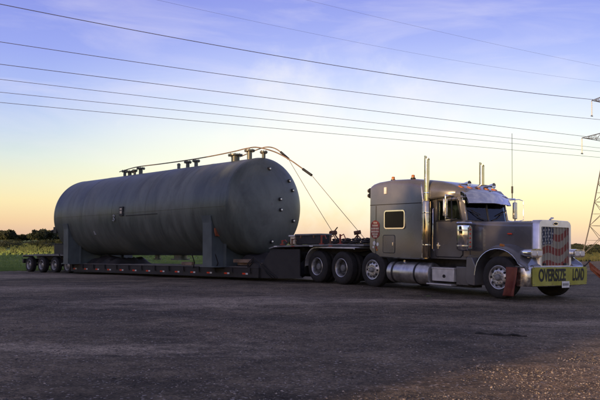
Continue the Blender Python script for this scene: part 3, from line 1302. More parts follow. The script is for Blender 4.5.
# windshield
for s in (-1, 1):
    mb = MB()
    mb.hexa([(-.98, s*.03, 1.99), (-1.02, s*.92, 1.99), (-1.028, s*.92, 1.99), (-.988, s*.03, 1.99),
             (-1.14, s*.03, 2.64), (-1.18, s*.90, 2.64), (-1.188, s*.90, 2.64), (-1.148, s*.03, 2.64)])
    mb.build('windshield', 'glass', T, smooth=False)
    mb = MB()
    mb.tube([(-.94, s*.15, 2.0), (-.97, s*.45, 2.06), (-1.02, s*.75, 2.22)], .012, 6)
    mb.tube([(-.985, s*.40, 2.14), (-1.02, s*.98*.95, 2.30)], .012, 6)
    mb.build('wiper', 'ink', T)
mb = MB()
mb.hexa([(-1.0, -.03, 1.97), (-.96, -.03, 1.97), (-.96, .03, 1.97), (-1.0, .03, 1.97), (-1.16, -.03, 2.66), (-1.12, -.03, 2.66), (-1.12, .03, 2.66), (-1.16, .03, 2.66)])
mb.build('windshield_divider', 'black', T)
# interior
for y in (-.48, .48):
    mb = MB()
    mb.box(-2.05, -1.6, y-.25, y+.25, 1.2, 1.55)
    mb.hexa([(-2.2, y-.24, 1.5), (-2.02, y-.24, 1.5), (-2.02, y+.24, 1.5), (-2.2, y+.24, 1.5),
             (-2.3, y-.2, 2.35), (-2.18, y-.2, 2.35), (-2.18, y+.2, 2.35), (-2.3, y+.2, 2.35)])
    mb.build('seat', 'seat', T, .05, 3)
mb = MB()
mb.tube([(-1.55+.02*math.cos(a), .48+.22*math.cos(a), 1.93+.2*math.sin(a)) for a in (2*PI*k/20 for k in range(21))], .018, 7)
mb.cyl((-1.53, .48, 1.93), (-1.2, .48, 1.75), .03, 8)
mb.tube([(-1.54, .27, 1.93), (-1.54, .69, 1.93)], .018, 6)
mb.build('steering_wheel', 'ink', T)
B('dashboard', 'ink', -1.4, -1.05, -.95, .95, 1.6, 2.0, bevel=.04)

def warp(o):
    for v in o.data.vertices:
        t = max(0, (v.co.x+2.5)/1.5)
        v.co.x = -2.5+(v.co.x+2.5)*.81
        v.co.y *= .955-.085*min(1.2, t)
        if v.co.z > 2.6:
            v.co.z += .05*(v.co.z-2.6)/.2
    for c in o.children:
        warp(c)


for o_ in list(T.children):
    if o_.name.split('.')[0] in ('cab_body', 'cab_roof', 'window_pillars', 'door', 'door_seal', 'windshield', 'wiper', 'windshield_divider', 'seat', 'steering_wheel', 'dashboard', 'grab_rail'):
        warp(o_)

# visor: polished sheet hanging out over the windshield
mb = MB()
sec = []
for k in range(15):
    u = k/14
    y = -.89+1.78*u
    e = abs(2*u-1)
    drop = .30+.03*(1-e)
    ro = (-1.46+.06*(1-e**2), 2.83-.07*e**3)
    ti = (-1.20+.13*(1-e**2), 2.80-drop-.06*e)
    sec.append([(ro[0], y, ro[1]), (ro[0]*.6+ti[0]*.4+.05, y, ro[1]*.6+ti[1]*.4+.035), (ti[0], y, ti[1]), (ti[0]-.02, y, ti[1]-.012), (ro[0]*.6+ti[0]*.4+.03, y, ro[1]*.6+ti[1]*.4+.01), (ro[0]-.02, y, ro[1]-.02)])
mb.loft(sec)
mb.build('sun_visor', 'chrome', T)
for s in (-1, 1):
    mb = MB()
    mb.prism([(-1.50, 2.76), (-1.38, 2.72), (-1.22, 2.43), (-1.34, 2.43), (-1.48, 2.56)], s*.892, s*.898)
    mb.build('visor_bracket', 'chrome', T)
# cab roof marker lamps and horns
for y in (-.7, -.35, 0, .35, .7):
    mb = MB()
    mb.prism([(-1.80, 2.84), (-1.55, 2.83), (-1.57, 2.90), (-1.66, 2.94), (-1.78, 2.93)], y-.055, y+.055)
    mb.build('roof_marker_lamp', 'amber', T, .015)
for s in (-1, 1):
    mb = MB()
    mb.tube([(-2.4, s*.52, 3.0), (-1.75, s*.52, 3.0)], .022, 12)
    mb.lathe([(.02, -1.8), (.035, -1.66), (.06, -1.56), (.085, -1.5), (.078, -1.5), (.0, -1.6)], 'x', (0, s*.52, 3.0), 16)
    mb.box(-2.0, -1.94, s*.52-.02, s*.52+.02, 2.85, 2.99)
    mb.build('air_horn', 'chrome', T)
mb = MB()
mb.box(-2.1, -1.9, .62, .80, 2.86, 3.06)
mb.build('roof_lamp_box', 'black', T, .02)

# stacks with mitred tops and shields
for s in (-1, 1):
    mb = MB()
    rings = []
    x0, y0, r = -2.47, s*1.17, .078
    n = 20
    for z in (.92, 2.6, 3.6):
        rings.append([(x0+r*math.cos(a), y0+r*math.sin(a), z) for a in (2*PI*k/n for k in range(n))])
    rings.append([(x0+r*math.cos(a), y0+r*math.sin(a), 3.74-.07*math.cos(a)) for a in (2*PI*k/n for k in range(n))])
    rings.append([(x0+(r-.006)*math.cos(a), y0+(r-.006)*math.sin(a), 3.74-.07*math.cos(a)) for a in (2*PI*k/n for k in range(n))])
    rings.append([(x0+(r-.006)*math.cos(a), y0+(r-.006)*math.sin(a), 3.3) for a in (2*PI*k/n for k in range(n))])
    mb.loft(rings)
    st = mb.build('exhaust_stack', 'stack', T)
    mb = MB()
    mb.lathe([(.105, .95), (.112, .97), (.112, 2.50), (.105, 2.52), (.08, 2.53), (.08, .95)], 'z', (x0, y0, 0), 24)
    mb.build('muffler', 'stack', st)
    for z in (1.3, 2.2, 2.75):
        mb = MB()
        mb.lathe([(.116 if z < 2.6 else .084, z-.02), (.118 if z < 2.6 else .088, z), (.116 if z < 2.6 else .084, z+.02), (.05, z+.02), (.05, z-.02)], 'z', (x0, y0, 0), 24)
        mb.build('clamp', 'chrome', st)
# antenna on far mirror
mb = MB()
mb.cyl((-1.4, 1.20, 2.64), (-1.4, 1.20, 2.82), .014, 8)
mb.cyl((-1.4, 1.20, 2.82), (-1.4, 1.20, 3.02), .028, 8)
mb.cyl((-1.4, 1.20, 3.02), (-1.4, 1.20, 4.55), .0065, 6)
mb.build('whip_antenna', 'black', T)
# mirrors
for s in (-1, 1):
    mb = MB()
    y, x = (-1.24, -1.72) if s < 0 else (1.30, -1.38)
    yi = s*.90
    mb.tube([(x+.05, yi, 2.64), (x, y, 2.66), (x, y, 2.58), (x, y, 2.04), (x, y, 1.98), (x+.08, yi, 2.02)], .017, 7)
    mb.tube([(x+.12, yi, 2.60), (x+.14, y, 2.64), (x+.16, y+s*.17, 2.60), (x+.16, y+s*.17, 2.06), (x+.14, y, 2.02), (x+.12, yi, 2.0)], .013, 7)
    mb.build('mirror_bracket', 'chrome', T)
    mb = MB()
    mb.box(x-.03, x+.03, y-.075, y+.075, 2.08, 2.56)
    w = mb.build('mirror', 'dull_chrome', T, .02)
    mb = MB()
    mb.box(x-.036, x-.032, y-.062, y+.062, 2.10, 2.54)
    mb.build('mirror_glass', 'chrome', w)

# ---- hood
def hsec(x, hwd, z0, z1, rr):
    return sect(x, hwd, z0, z1, rr, .02, 6)


mb = MB()
mb.loft([hsec(-1.28, .88, .98, 1.965, .10), hsec(-.5, .84, .98, 1.945, .12), hsec(.1, .79, .98, 1.93, .13), hsec(.62, .71, .98, 1.92, .12)])
hood = mb.build('hood', 'paint', T)
mb = MB()
mb.box(-1.26, .6, -.012, .012, 1.94, 1.966)
mb.build('hood_seam', 'chrome', hood)
# hood side louvre line and badge
B('hood_badge', 'redlens', -.02, .11, -.83, -.80, 1.60, 1.635, bevel=.005, label='small red badge on the hood side')
# cowl under the windshield
mb = MB()
mb.hexa([(-1.36, -.93, 1.0), (-1.16, -.90, 1.0), (-1.16, .90, 1.0), (-1.36, .93, 1.0), (-1.36, -.93, 1.98), (-1.20, -.87, 1.972), (-1.20, .87, 1.972), (-1.36, .93, 1.98)])
mb.box(-1.20, -.76, -.93, -.60, .60, 1.05)
mb.box(-1.20, -.76, .60, .93, .60, 1.05)
mb.build('cowl', 'paint', T, .01)

# grille surround and printed flag screen
GW, GX = .68, .62
mb = MB()
outr = []
ini = []
for k in range(4):
    pass
o1 = [(-GW, .74), (-GW, 1.86), (-GW+.04, 1.93), (-GW+.12, 1.965), (0, 1.975), (GW-.12, 1.965), (GW-.04, 1.93), (GW, 1.86), (GW, .74)]
i1 = [(-GW+.10, .84), (-GW+.10, 1.76), (-GW+.10, 1.79), (-GW+.12, 1.80), (0, 1.80), (GW-.12, 1.80), (GW-.10, 1.79), (GW-.10, 1.76), (GW-.10, .84)]
mb.loft([[(GX-.06, a, b) for a, b in o1], [(GX+.16, a*1.0, b) for a, b in o1], [(GX+.185, a*.975, .74+(b-.74)*.985+.01) for a, b in o1],
         [(GX+.185, a, b) for a, b in i1], [(GX+.13, a, b) for a, b in i1]], caps=False)
gr = mb.build('grille_surround', 'shell', T)


def flag_mat():
    m = bpy.data.materials.new('printed_flag_mesh')
    m.use_nodes = True
    t = m.node_tree
    b = t.nodes['Principled BSDF']
    b.inputs['Roughness'].default_value = .7
    a = t.nodes.new('ShaderNodeVertexColor')
    a.layer_name = 'print'
    t.links.new(a.outputs[0], b.inputs['Base Color'])
    return m


M['flag'] = flag_mat()
bm = bmesh.new()
cl = bm.loops.layers.float_color.new('print')
nu, nv = 96, 120
y0, y1, z0, z1 = -GW+.10, GW-.10, .84, 1.80
grid = {}
for i in range(nu+1):
    for j in range(nv+1):
        u, v = i/nu, j/nv
        y = y0+(y1-y0)*u
        z = z0+(z1-z0)*v
        grid[i, j] = bm.verts.new((GX+.145+.006*math.sin(u*40), y, z))
stars = [((r*.5+.5)/5*.5*.94+(.03 if c_ % 2 else 0), 0) for r in range(0) for c_ in range(0)]


def flag_col(u, v):
    # u: 0 = viewer's left, v: 0 = bottom ; wavy stripes
    w = v-.10*math.sin(u*6.0+.4)-.26*u+.20
    wc = v-.05*math.sin(u*5.0)
    if u < .46+.02*math.sin(v*9) and wc > .50:
        # canton with rows of stars
        su, sv = u/.46, (wc-.50)/.50
        row = int(sv*6)
        fu = (su*5+(.5 if row % 2 else 0)) % 1-.5
        fv = (sv*6) % 1-.5
        d = math.hypot(fu*.09*1.2, fv*.083)
        if d < .017+.010*abs(math.cos(2.5*math.atan2(fv, fu))):
            return (.42, .42, .44)
        return (.045, .055, .085)
    k = int(math.floor(w*5.4))
    return (.23, .05, .035) if k % 2 == 0 else (.30, .27, .21)


for i in range(nu):
    for j in range(nv):
        f = bm.faces.new((grid[i, j], grid[i+1, j], grid[i+1, j+1], grid[i, j+1]))
        c = flag_col((i+.5)/nu, (j+.5)/nv)
        k = 1-.12*((i//3) % 2)-.10*random.random()
        for lp in f.loops:
            lp[cl] = tuple(x*k for x in c)+(1,)
me = bpy.data.meshes.new('flag_screen')
bm.to_mesh(me)
bm.free()
me.materials.append(M['flag'])
fs = bpy.data.objects.new('flag_screen', me)
C.objects.link(fs)
fs.parent = T
fs['label'] = 'grille screen printed with a waving stars and stripes flag'
B('radiator', 'black', GX-.05, GX+.12, -GW+.08, GW-.08, .8, 1.82)
mb = MB()
for k in range(9):
    y = -GW+.10+(2*GW-.2)*(k+.5)/9
    mb.box(GX+.151, GX+.160, y-.004, y+.004, .845, 1.795)
mb.build('grille_bars', 'alu', T, smooth=False)
# badge and ornament
mb = MB()
mb.prism([(.10*math.cos(a), 1.885+.042*math.sin(a)) for a in (2*PI*k/24 for k in range(24))], GX+.182, GX+.196, 'yz')
bd = mb.build('oval_badge', 'chrome', T)
mb = MB()
mb.prism([(.085*math.cos(a), 1.885+.031*math.sin(a)) for a in (2*PI*k/24 for k in range(24))], GX+.19, GX+.199, 'yz')
mb.build('badge_face', 'ink', bd)
mb = MB()
mb.loft([[(GX+.0, y*w, z) for y, z in ((-.03, 1.97), (.03, 1.97), (.0, 1.99))] for w in (1,)]+[[(GX+.06, -.045, 2.0), (GX+.06, .045, 2.0), (GX+.06, 0, 2.05)], [(GX+.14, -.02, 2.015), (GX+.14, .02, 2.015), (GX+.14, 0, 2.045)]])
mb.box(GX+.02, GX+.08, -.02, .02, 1.96, 2.01)
mb.build('hood_ornament', 'chrome', T)

# front fenders
for s in (-1, 1):
    path = [(-.74, .30), (-.735, .55)]
    for k in range(13):
        a = R(165-k*11.5)
        path.append((-.02+.70*math.cos(a), .58+.66*math.sin(a)))
    path += [(.76, .80), (.80, .72)]
    rings = []
    for i, (x, z) in enumerate(path):
        top = max(0, min(1, (z-.55)/.6))
        inner = .66+.1*(x < 0)
        q = Vector((x+.02, z-.58)).normalized()
        lift = .07*top
        xo, zo = x+q.x*.06, z+q.y*.06
        rings.append([(x, s*1.215, z), (x+q.x*.03, s*1.225, z+q.y*.03), (xo, s*1.17, zo), (xo+q.x*.02, s*1.05, zo+lift*.6), (xo+q.x*.02, s*inner, zo+lift),
                      (x, s*inner, z), (x, s*1.05, z)])
    mb = MB()
    mb.loft(rings)
    fd = mb.build('front_fender', 'paint', T)
    # bright lip
    mb = MB()
    mb.tube([(x, s*1.222, z) for x, z in path[1:-1]], .014, 6)
    mb.build('fender_lip', 'dull_chrome', fd)
    mb = MB()
    mb.hexa([(.56, s*.66, .78), (.80, s*.66, .78), (.86, s*1.19, .78), (.62, s*1.22, .78),
             (.50, s*.66, 1.22), (.66, s*.66, 1.16), (.80, s*1.15, .90), (.60, s*1.2, .98)])
    mb.build('fender_nose', 'paint', fd, .03, 3)
    # inner wheel well
    mb = MB()
    mb.box(-.66, .62, s*.60-.02, s*.60+.02, .55, 1.25)
    mb.build('wheel_well', 'black', T)
    # fender tail between wheel and steps
    mb = MB()
    mb.prism([(-.80, .28), (-.76, .28), (-.735, .6), (-.74, .80), (-.85, 1.0), (-1.02, 1.0), (-1.06, .45), (-1.0, .30)], s*1.02, s*1.20)
    mb.build('fender_tail', 'paint', fd, .015)
    # marker lamp on the fender top
    mb = MB()
    mb.prism([(-.02, 1.30), (.12, 1.29), (.10, 1.35), (.0, 1.37)], s*1.12-.03, s*1.12+.03)
    mb.build('fender_lamp', 'amber', fd, .01)
    # headlight pod: bullet shaped with two square lamps
    mb = MB()
    yc = s*.90
    rings = []
    for x, k in ((.42, .15), (.48, .5), (.58, .8), (.70, .97), (.86, 1), (.90, 1)):
        rings.append([(x, yc+.235*k*a, 1.15+.105*k*b) for a, b in rrect(2, 2, .6, 4)])
    mb.loft(rings)
    hp = mb.build('headlight', 'chrome', T)
    for q in (-1, 1):
        mb = MB()
        mb.prism([(yc+q*.112+.092*a, 1.15+.06*b) for a, b in rrect(2, 2, .3, 3)], .895, .912, 'yz')
        mb.build('lamp_glass', 'lamp', hp)
    mb = MB()
    mb.cyl((.66, s*.90, .9), (.66, s*.90, 1.08), .05, 10)
    mb.build('headlight_bracket', 'chrome', T)

# bumper: centre plate with swept back ends
mb = MB()
rings = []
for y, x in ((-1.22, .62), (-1.21, .74), (-1.14, .86), (-1.0, .93), (-.6, .965), (0, .975), (.6, .965), (1.0, .93), (1.14, .86), (1.21, .74), (1.22, .62)):
    rings.append([(x-.02, y, .34), (x, y, .36), (x+.005, y, .58), (x, y, .80), (x-.03, y, .83), (x-.10, y, .83), (x-.10, y, .34)])
mb.loft(rings)
mb.build('bumper', 'dull_chrome', T)
B('bumper_bracket', 'black', .5, .85, -.5, .5, .45, .75)

# air cleaners
for s in (-1, 1):
    mb = MB()
    x0, y0 = -1.14, s*1.16
    mb.lathe([(0, 1.16), (.12, 1.165), (.18, 1.19), (.19, 1.22), (.19, 1.80), (.185, 1.83), (0, 1.83)], 'z', (x0, y0, 0), 36)
    ac = mb.build('air_cleaner', 'chrome', T)
    mb = MB()
    mb.lathe([(.10, 1.83), (.12, 1.85), (.20, 1.86), (.215, 1.885), (.20, 1.92), (.12, 1.95), (0, 1.96)], 'z', (x0, y0, 0), 36)
    mb.build('intake_cap', 'dull_chrome', ac)
    for z in (1.30, 1.70):
        mb = MB()
        mb.lathe([(.192, z-.02), (.197, z-.015), (.197, z+.015), (.192, z+.02), (.1, z+.02), (.1, z-.02)], 'z', (x0, y0, 0), 36)
        mb.build('strap', 'dull_chrome', ac)
    mb = MB()
    mb.box(x0+.20, x0+.225, y0-.06*1, y0+.06, 1.22, 1.78)
    mb.build('light_bar', 'dull_chrome', ac)
    for k in range(5):
        mb = MB()
        mb.lathe([(.022, x0+.225), (.018, x0+.24), (0, x0+.244), (0, x0+.225)], 'x', (0, y0-.02, 1.28+k*.11), 10)
        mb.build('bar_lamp', 'redlens', ac)

# fuel tanks, tool boxes and steps
for s in (-1, 1):
    mb = MB()
    yc, zc, rr = s*.94, .50, .31
    mb.lathe([(0, -4.06), (.2, -4.05), (.29, -4.02), (rr, -3.97), (rr, -2.42), (.29, -2.37), (.2, -2.34), (0, -2.33)], 'x', (0, yc, zc), 40)
    ft = mb.build('fuel_tank', 'alu', T)
    for x in (-3.78, -2.88):
        mb = MB()
        mb.lathe([(rr+.002, x-.035), (rr+.010, x-.03), (rr+.010, x+.03), (rr+.002, x+.035), (.1, x+.03), (.1, x-.03)], 'x', (0, yc, zc), 40)
        mb.build('strap', 'black', ft)
    mb = MB()
    mb.cyl((-3.5, yc-s*.0+s*.05, zc+.29), (-3.5, yc+s*.05, zc+.35), .05, 14)
    mb.build('filler_cap', 'chrome', ft)
    # box
    mb = MB()
    mb.box(-2.24, -1.46, s*.78-.4*(s > 0) if False else min(s*.70, s*1.19), max(s*.70, s*1.19), .33, .68)
    bx = mb.build('battery_box', 'alu_matte', T, .012)
    mb = MB()
    mb.box(-2.25, -1.45, min(s*.69, s*1.2), max(s*.69, s*1.2), .655, .70)
    mb.build('box_lid', 'alu_matte', bx, .008)
    mb = MB()
    mb.lathe([(.045, 0), (.045, .012), (.0, .014), (0, 0)], 'y', (-1.80, 0, .47), 14)
    mb.bm.transform(Matrix.Translation((0, s*1.192 if s > 0 else -1.204, 0)))
    mb.build('box_latch', 'ink', bx)
    mb = MB()
    for k in range(11):
        x = -2.19+k*.068
        mb.box(x, x+.012, min(s*.75, s*1.15), max(s*.75, s*1.15), .701, .706)
    mb.build('tread_ribs', 'alu', bx)
    mb = MB()
    mb.box(-2.40, -1.50, min(s*1.0, s*1.25), max(s*1.0, s*1.25), .225, .262)
    mb.build('step', 'alu_matte', T, .008)
    mb = MB()
    mb.box(-1.44, -1.02, min(s*.70, s*1.12), max(s*.70, s*1.12), .26, .74)
    mb.build('step_box', 'paint', T, .012)
    mb = MB()
    mb.box(-2.40, -1.0, min(s*.6, s*1.0), max(s*.6, s*1.0), .20, .30)
    mb.build('step_frame', 'black', T, .01)
    mb = MB()
    mb.box(-4.2, -1.0, min(s*.50, s*.56), max(s*.50, s*.56), .35, .93)
    mb.build('side_shield', 'black', T)
    # mud flap behind the tag wheel and rear
    B('mud_flap', 'ink', -8.08, -8.05, s*.95-.3, s*.95+.3, .25, .95, bevel=0)

# ------------------------------------------------------------------ banner on the bumper
bn = empty('oversize_load_banner', (5.934, 18.184, 0.03), (0, 0, R(-54)),
           label='yellow banner with black OVERSIZE LOAD lettering tied across the truck bumper', cat='banner')


def sag(y, z):
    return (-.045*max(0, (abs(y)-.6)/.53)**2+.010*noise.noise(Vector((y*3.1, z*2.2, 1)))+.007*noise.noise(Vector((y*8, z*3+y*3, 5)))
            + .006*math.sin(y*9+z*5))


mb = MB()
rings = []
nz_ = 10
for k in range(61):
    y = -1.13+2.26*k/60
    lo_, hi_ = .365+.012*noise.noise(Vector((y*2.5, 0, 3))), .812+.010*noise.noise(Vector((y*3, 7, 3)))
    f_ = [(.990+sag(y, lo_+(hi_-lo_)*j/nz_), y, lo_+(hi_-lo_)*j/nz_) for j in range(nz_+1)]
    rings.append(f_+[(p[0]-.004, p[1], p[2]) for p in f_[::-1]])
mb.loft(rings)
mb.build('sheet', 'yellow', bn)
for y_ in (-1.09, -.4, .35, 1.09):
    for z_ in (.40, .78):
        mb = MB()
        mb.lathe([(.016, .99+sag(y_, z_)), (.016, .996+sag(y_, z_)), (.007, .996+sag(y_, z_)), (.007, .99+sag(y_, z_))], 'x', (0, y_, z_), 12)
        mb.build('grommet', 'chrome', bn)
for y_ in (-1.09, 1.09):
    MB().tube([(.99+sag(y_, .78), y_, .78), (.93, y_, .835), (.86, y_*1.0, .84)], .008, 5).build('tie_cord', 'ink', bn)


def text_mesh(txt, height, width, name, m, parent, x, yc, zc, depth=.003):
    cu = bpy.data.curves.new('txt', 'FONT')
    cu.body = txt
    cu.align_x = 'CENTER'
    cu.align_y = 'CENTER'
    cu.size = 1
    cu.offset = .035
    ob = bpy.data.objects.new('txt', cu)
    C.objects.link(ob)
    bpy.context.view_layer.update()
    me = bpy.data.meshes.new_from_object(ob)
    bpy.data.objects.remove(ob)
    X = [v.co.x for v in me.vertices]
    Y = [v.co.y for v in me.vertices]
    w, h = max(X)-min(X), max(Y)-min(Y)
    cx, cy = (max(X)+min(X))/2, (max(Y)+min(Y))/2
    for v in me.vertices:
        yy = yc+(v.co.x-cx)/w*width
        zz_ = zc+(v.co.y-cy)/h*height
        v.co = (x+sag(yy, zz_)+.006, yy, zz_)
    o = bpy.data.objects.new(name, me)
    me.materials.clear()
    me.materials.append(M[m])
    C.objects.link(o)
    o.parent = parent
    return o


text_mesh('OVERSIZE', .31, 1.10, 'lettering', 'ink', bn, .990, -.40, .62)
text_mesh('LOAD', .31, .55, 'lettering', 'ink', bn, .990, .70, .62)
mb = MB()
mb.box(1.006, 1.011, -.05, .27, .30, .46)
lp = mb.build('licence_plate', 'white', T, .004)
mb = MB()
for k in range(6):
    mb.box(1.011, 1.013, -.01+k*.042, .012+k*.042, .35, .41)
mb.build('plate_characters', 'ink', lp, smooth=False)


# safety flags
def cloth(name, m, parent, origin, u, v, nu_, nv_, amp, seed):
    bm = bmesh.new()
    g = {}
    u, v, o = Vector(u), Vector(v), Vector(origin)
    nrm = u.cross(v).normalized()
    for i in range(nu_+1):
        for j in range(nv_+1):
            a, b = i/nu_, j/nv_
            p = o+u*a+v*b+nrm*amp*math.sin(a*9+b*2+seed)*b+nrm*amp*.4*math.sin(a*17+seed*2)*b+u*.06*b*math.sin(seed+b*4)
            g[i, j] = bm.verts.new(p)
    for i in range(nu_):
        for j in range(nv_):
            bm.faces.new((g[i, j], g[i+1, j], g[i+1, j+1], g[i, j+1]))
    me = bpy.data.meshes.new(name)
    bm.to_mesh(me)
    bm.free()
    me.shade_smooth()
    me.materials.append(M[m])
    o = bpy.data.objects.new(name, me)
    C.objects.link(o)
    o.parent = parent
    q = o.modifiers.new('solid', 'SOLIDIFY')
    q.thickness = .004
    return o


f1 = empty('safety_flag', (5.934, 18.184, 0.03), (0, 0, R(-54)), label='faded red safety flag hanging in front of the near front wheel', cat='flag', group='red safety flags on the bumper ends')
cloth('cloth', 'red_cloth', f1, (.30, -1.30, .80), (.34, .0, 0), (-.05, -.03, -.70), 22, 18, .055, 1.0)
MB().tube([(.26, -1.30, .81), (.70, -1.30, .815), (.80, -1.18, .80)], .012, 7).build('rod', 'black', f1)
f2 = empty('safety_flag', (5.934, 18.184, 0.03), (0, 0, R(-54)), label='orange red safety flag blowing out from the far end of the bumper', cat='flag', group='red safety flags on the bumper ends')
cloth('cloth', 'orange_cloth', f2, (.98, 1.16, .96), (-.02, .12, -.24), (.10, .85, -.50), 14, 18, .04, 2.2)
MB().tube([(.84, 1.10, .78), (.94, 1.12, .86), (1.0, 1.22, .98)], .014, 7).build('rod', 'black', f2)

# ================================================================== TRAILER
Lr = empty('lowboy_trailer', (KP.x, KP.y, 0.03), (0, -R(1.25), TH),
           label='black low loader trailer with a dropped deck, four rear axles and red and white reflectors', cat='trailer')


def BL(name, m, x0, x1, y0, y1, z0, z1, bevel=.01, parent=None):
    return MB().box(x0, x1, y0, y1, z0, z1).build(name, m, parent or Lr, bevel)


# gooseneck
for s in (-1, 1):
    mb = MB()
    mb.prism([(1.2, 1.10), (1.2, 1.24), (-2.95, 1.20), (-3.1, 1.12), (-3.55, .48), (-3.55, .12), (-3.2, .08), (-2.6, .35), (-1.9, .80), (-.8, .92), (.6, 1.0)],
             s*.62-.09, s*.62+.09)
    mb.build('gooseneck_beam', 'black', Lr, .01)
mb = MB()
mb.prism([(-1.55, .22), (-1.55, 1.12), (-2.95, 1.12), (-3.5, .50), (-3.5, .10), (-2.6, .10), (-1.4, .14)], -1.22, -1.17)
mb.prism([(-1.55, .22), (-1.55, 1.12), (-2.95, 1.12), (-3.5, .50), (-3.5, .10), (-2.6, .10), (-1.4, .14)], 1.17, 1.22)
mb.build('gooseneck_side_plate', 'black2', Lr, .006)
mb = MB()
mb.prism([(1.25, 1.20), (1.25, 1.27), (.2, 1.285), (-2.7, 1.245), (-3.02, 1.17), (-3.0, 1.13), (-2.7, 1.19), (.2, 1.23)], -1.27, 1.27)
mb.build('gooseneck_deck', 'steel', Lr, .006)
mb = MB()
for y in (-1.262, -.9, -.55):
    pass
for k in range(8):
    mb.box(-2.6+k*.48, -2.5+k*.48, -1.0, 1.0, 1.13, 1.19)
mb.build('gooseneck_crossbars', 'black', Lr)
# rams and clutter on the gooseneck
mb = MB()
mb.cyl((-3.4, -.9, .55), (-2.9, -.9, 1.02), .07, 12)
mb.cyl((-3.4, .9, .55), (-2.9, .9, 1.02), .07, 12)
mb.build('lift_ram', 'dull_chrome', Lr)
mb = MB()
for j in range(3):
    P = [(-3.95-.1*j, -1.2, .30), (-4.0-.05*j, -1.28, .5+.05*j), (-3.75, -1.29, .72+.06*j), (-3.4, -1.28, .62), (-3.15+.1*j, -1.26, .30), (-2.9+.15*j, -1.25, .12)]
    mb.tube(P, .02, 6)
mb.build('hydraulic_hose', 'rubber', Lr)
# tyre guard / wheel like roll at the neck foot
mb = MB()
mb.lathe([(.0, -1.28), (.10, -1.28), (.22, -1.27), (.26, -1.22), (.26, -1.1), (0, -1.1)], 'y', (-3.82, 0, .40), 24)
mb.build('neck_pivot_housing', 'black2', Lr)

# dropped deck: outer beams, centre beams, cross planks
X0, X1 = -16.85, -3.5
for s in (-1, 1):
    mb = MB()
    y0, y1 = s*1.30, s*1.16
    mb.box(X0, X1, min(y0, y1), max(y0, y1), .12, .44)
    mb.box(X0, X1, min(s*1.31, s*1.10), max(s*1.31, s*1.10), .44, .47)
    mb.box(X0, X1, min(s*1.315, s*1.12), max(s*1.315, s*1.12), .10, .12)
    rail = mb.build('side_rail', 'black2', Lr, .005)
    mb = MB()
    mb.box(X0, X1, s*.45-.1, s*.45+.1, .14, .44)
    mb.build('main_beam', 'black', Lr, .01)
    # reflector tape: red and white pieces, each its own
    for k in range(13):
        xx = -16.6+k*1.02
        for q, (c, w_) in enumerate((('redlens', .17), ('lamp', .12))):
            p = MB()
            ya = s*1.300
            p.box(xx+q*.18, xx+q*.18+w_, min(ya, ya+s*.004), max(ya, ya+s*.004), .21, .27)
            p.build('reflector', c, rail, smooth=False)
    for k in range(14):
        xx = -16.7+k*.98
        mb = MB()
        ya, yb = s*1.316, s*1.36
        mb.box(xx, xx+.06, min(ya, yb), max(ya, yb), .30, .46)
        mb.box(xx-.03, xx+.09, min(ya, yb), max(ya, yb), .27, .31)
        mb.build('chain_hook', 'black2', rail)
for k in range(9):
    y = -1.08+k*.24
    MB().box(X0+.02, X1-.02, y+.006, y+.234, .455+.004*(k % 2), .488+.003*((k*7) % 3)).build('plank', 'deck', Lr, .006)
for k in range(14):
    xx = X0+.4+k*.95
    MB().box(xx, xx+.1, -1.15, 1.15, .30, .44).build('cross_beam', 'black', Lr)

# rear bogie
mb = MB()
for s in (-1, 1):
    mb.prism([(-16.85, .12), (-16.85, .44), (-17.2, .70), (-22.0, .90), (-22.0, .66), (-17.6, .56), (-17.2, .12)], s*.45-.1, s*.45+.1)
mb.build('rear_frame', 'black', Lr, .01)
for s in (-1, 1):
    mb = MB()
    y0, y1 = s*1.30, s*.70
    mb.prism([(-16.86, .60), (-16.92, .82), (-17.05, .90), (-22.0, .90), (-22.12, .84), (-22.12, .78), (-21.95, .84), (-17.1, .85), (-16.98, .78), (-16.92, .60)], min(y0, y1), max(y0, y1))
    mb.build('rear_fender', 'steel', Lr, .006)
    for x in (-17.30, -18.64, -20.01, -21.40):
        wheel(Lr, x, s*1.26, .385, .415, s, 'trailer', .235, .26)
for x in (-17.30, -18.64, -20.01, -21.40):
    mb = MB()
    mb.cyl((x, -1.0, .385), (x, 1.0, .385), .065, 10)
    mb.build('axle', 'black', Lr)
BL('rear_deck', 'deck', -22.05, -17.0, -.68, .68, .905, .94)
BL('rear_bumper', 'black', -22.2, -22.06, -1.25, 1.25, .45, .68)
for s in (-1, 1):
    for k in range(2):
        mb = MB()
        mb.box(-22.206, -22.2, s*1.1-.06-k*s*.2, s*1.1+.06-k*s*.2, .5, .6)
        mb.build('tail_lamp', 'redlens', Lr)
# stored load blocks behind the tank
mb = MB()
mb.box(-18.9, -17.6, -1.15, -.35, .945, 1.44)
mb.build('rear_tool_box', 'ink', Lr, .02)
mb = MB()
mb.box(-18.92, -17.58, -1.17, -.33, 1.44, 1.47)
mb.build('tool_box_lid', 'black2', Lr, .01)

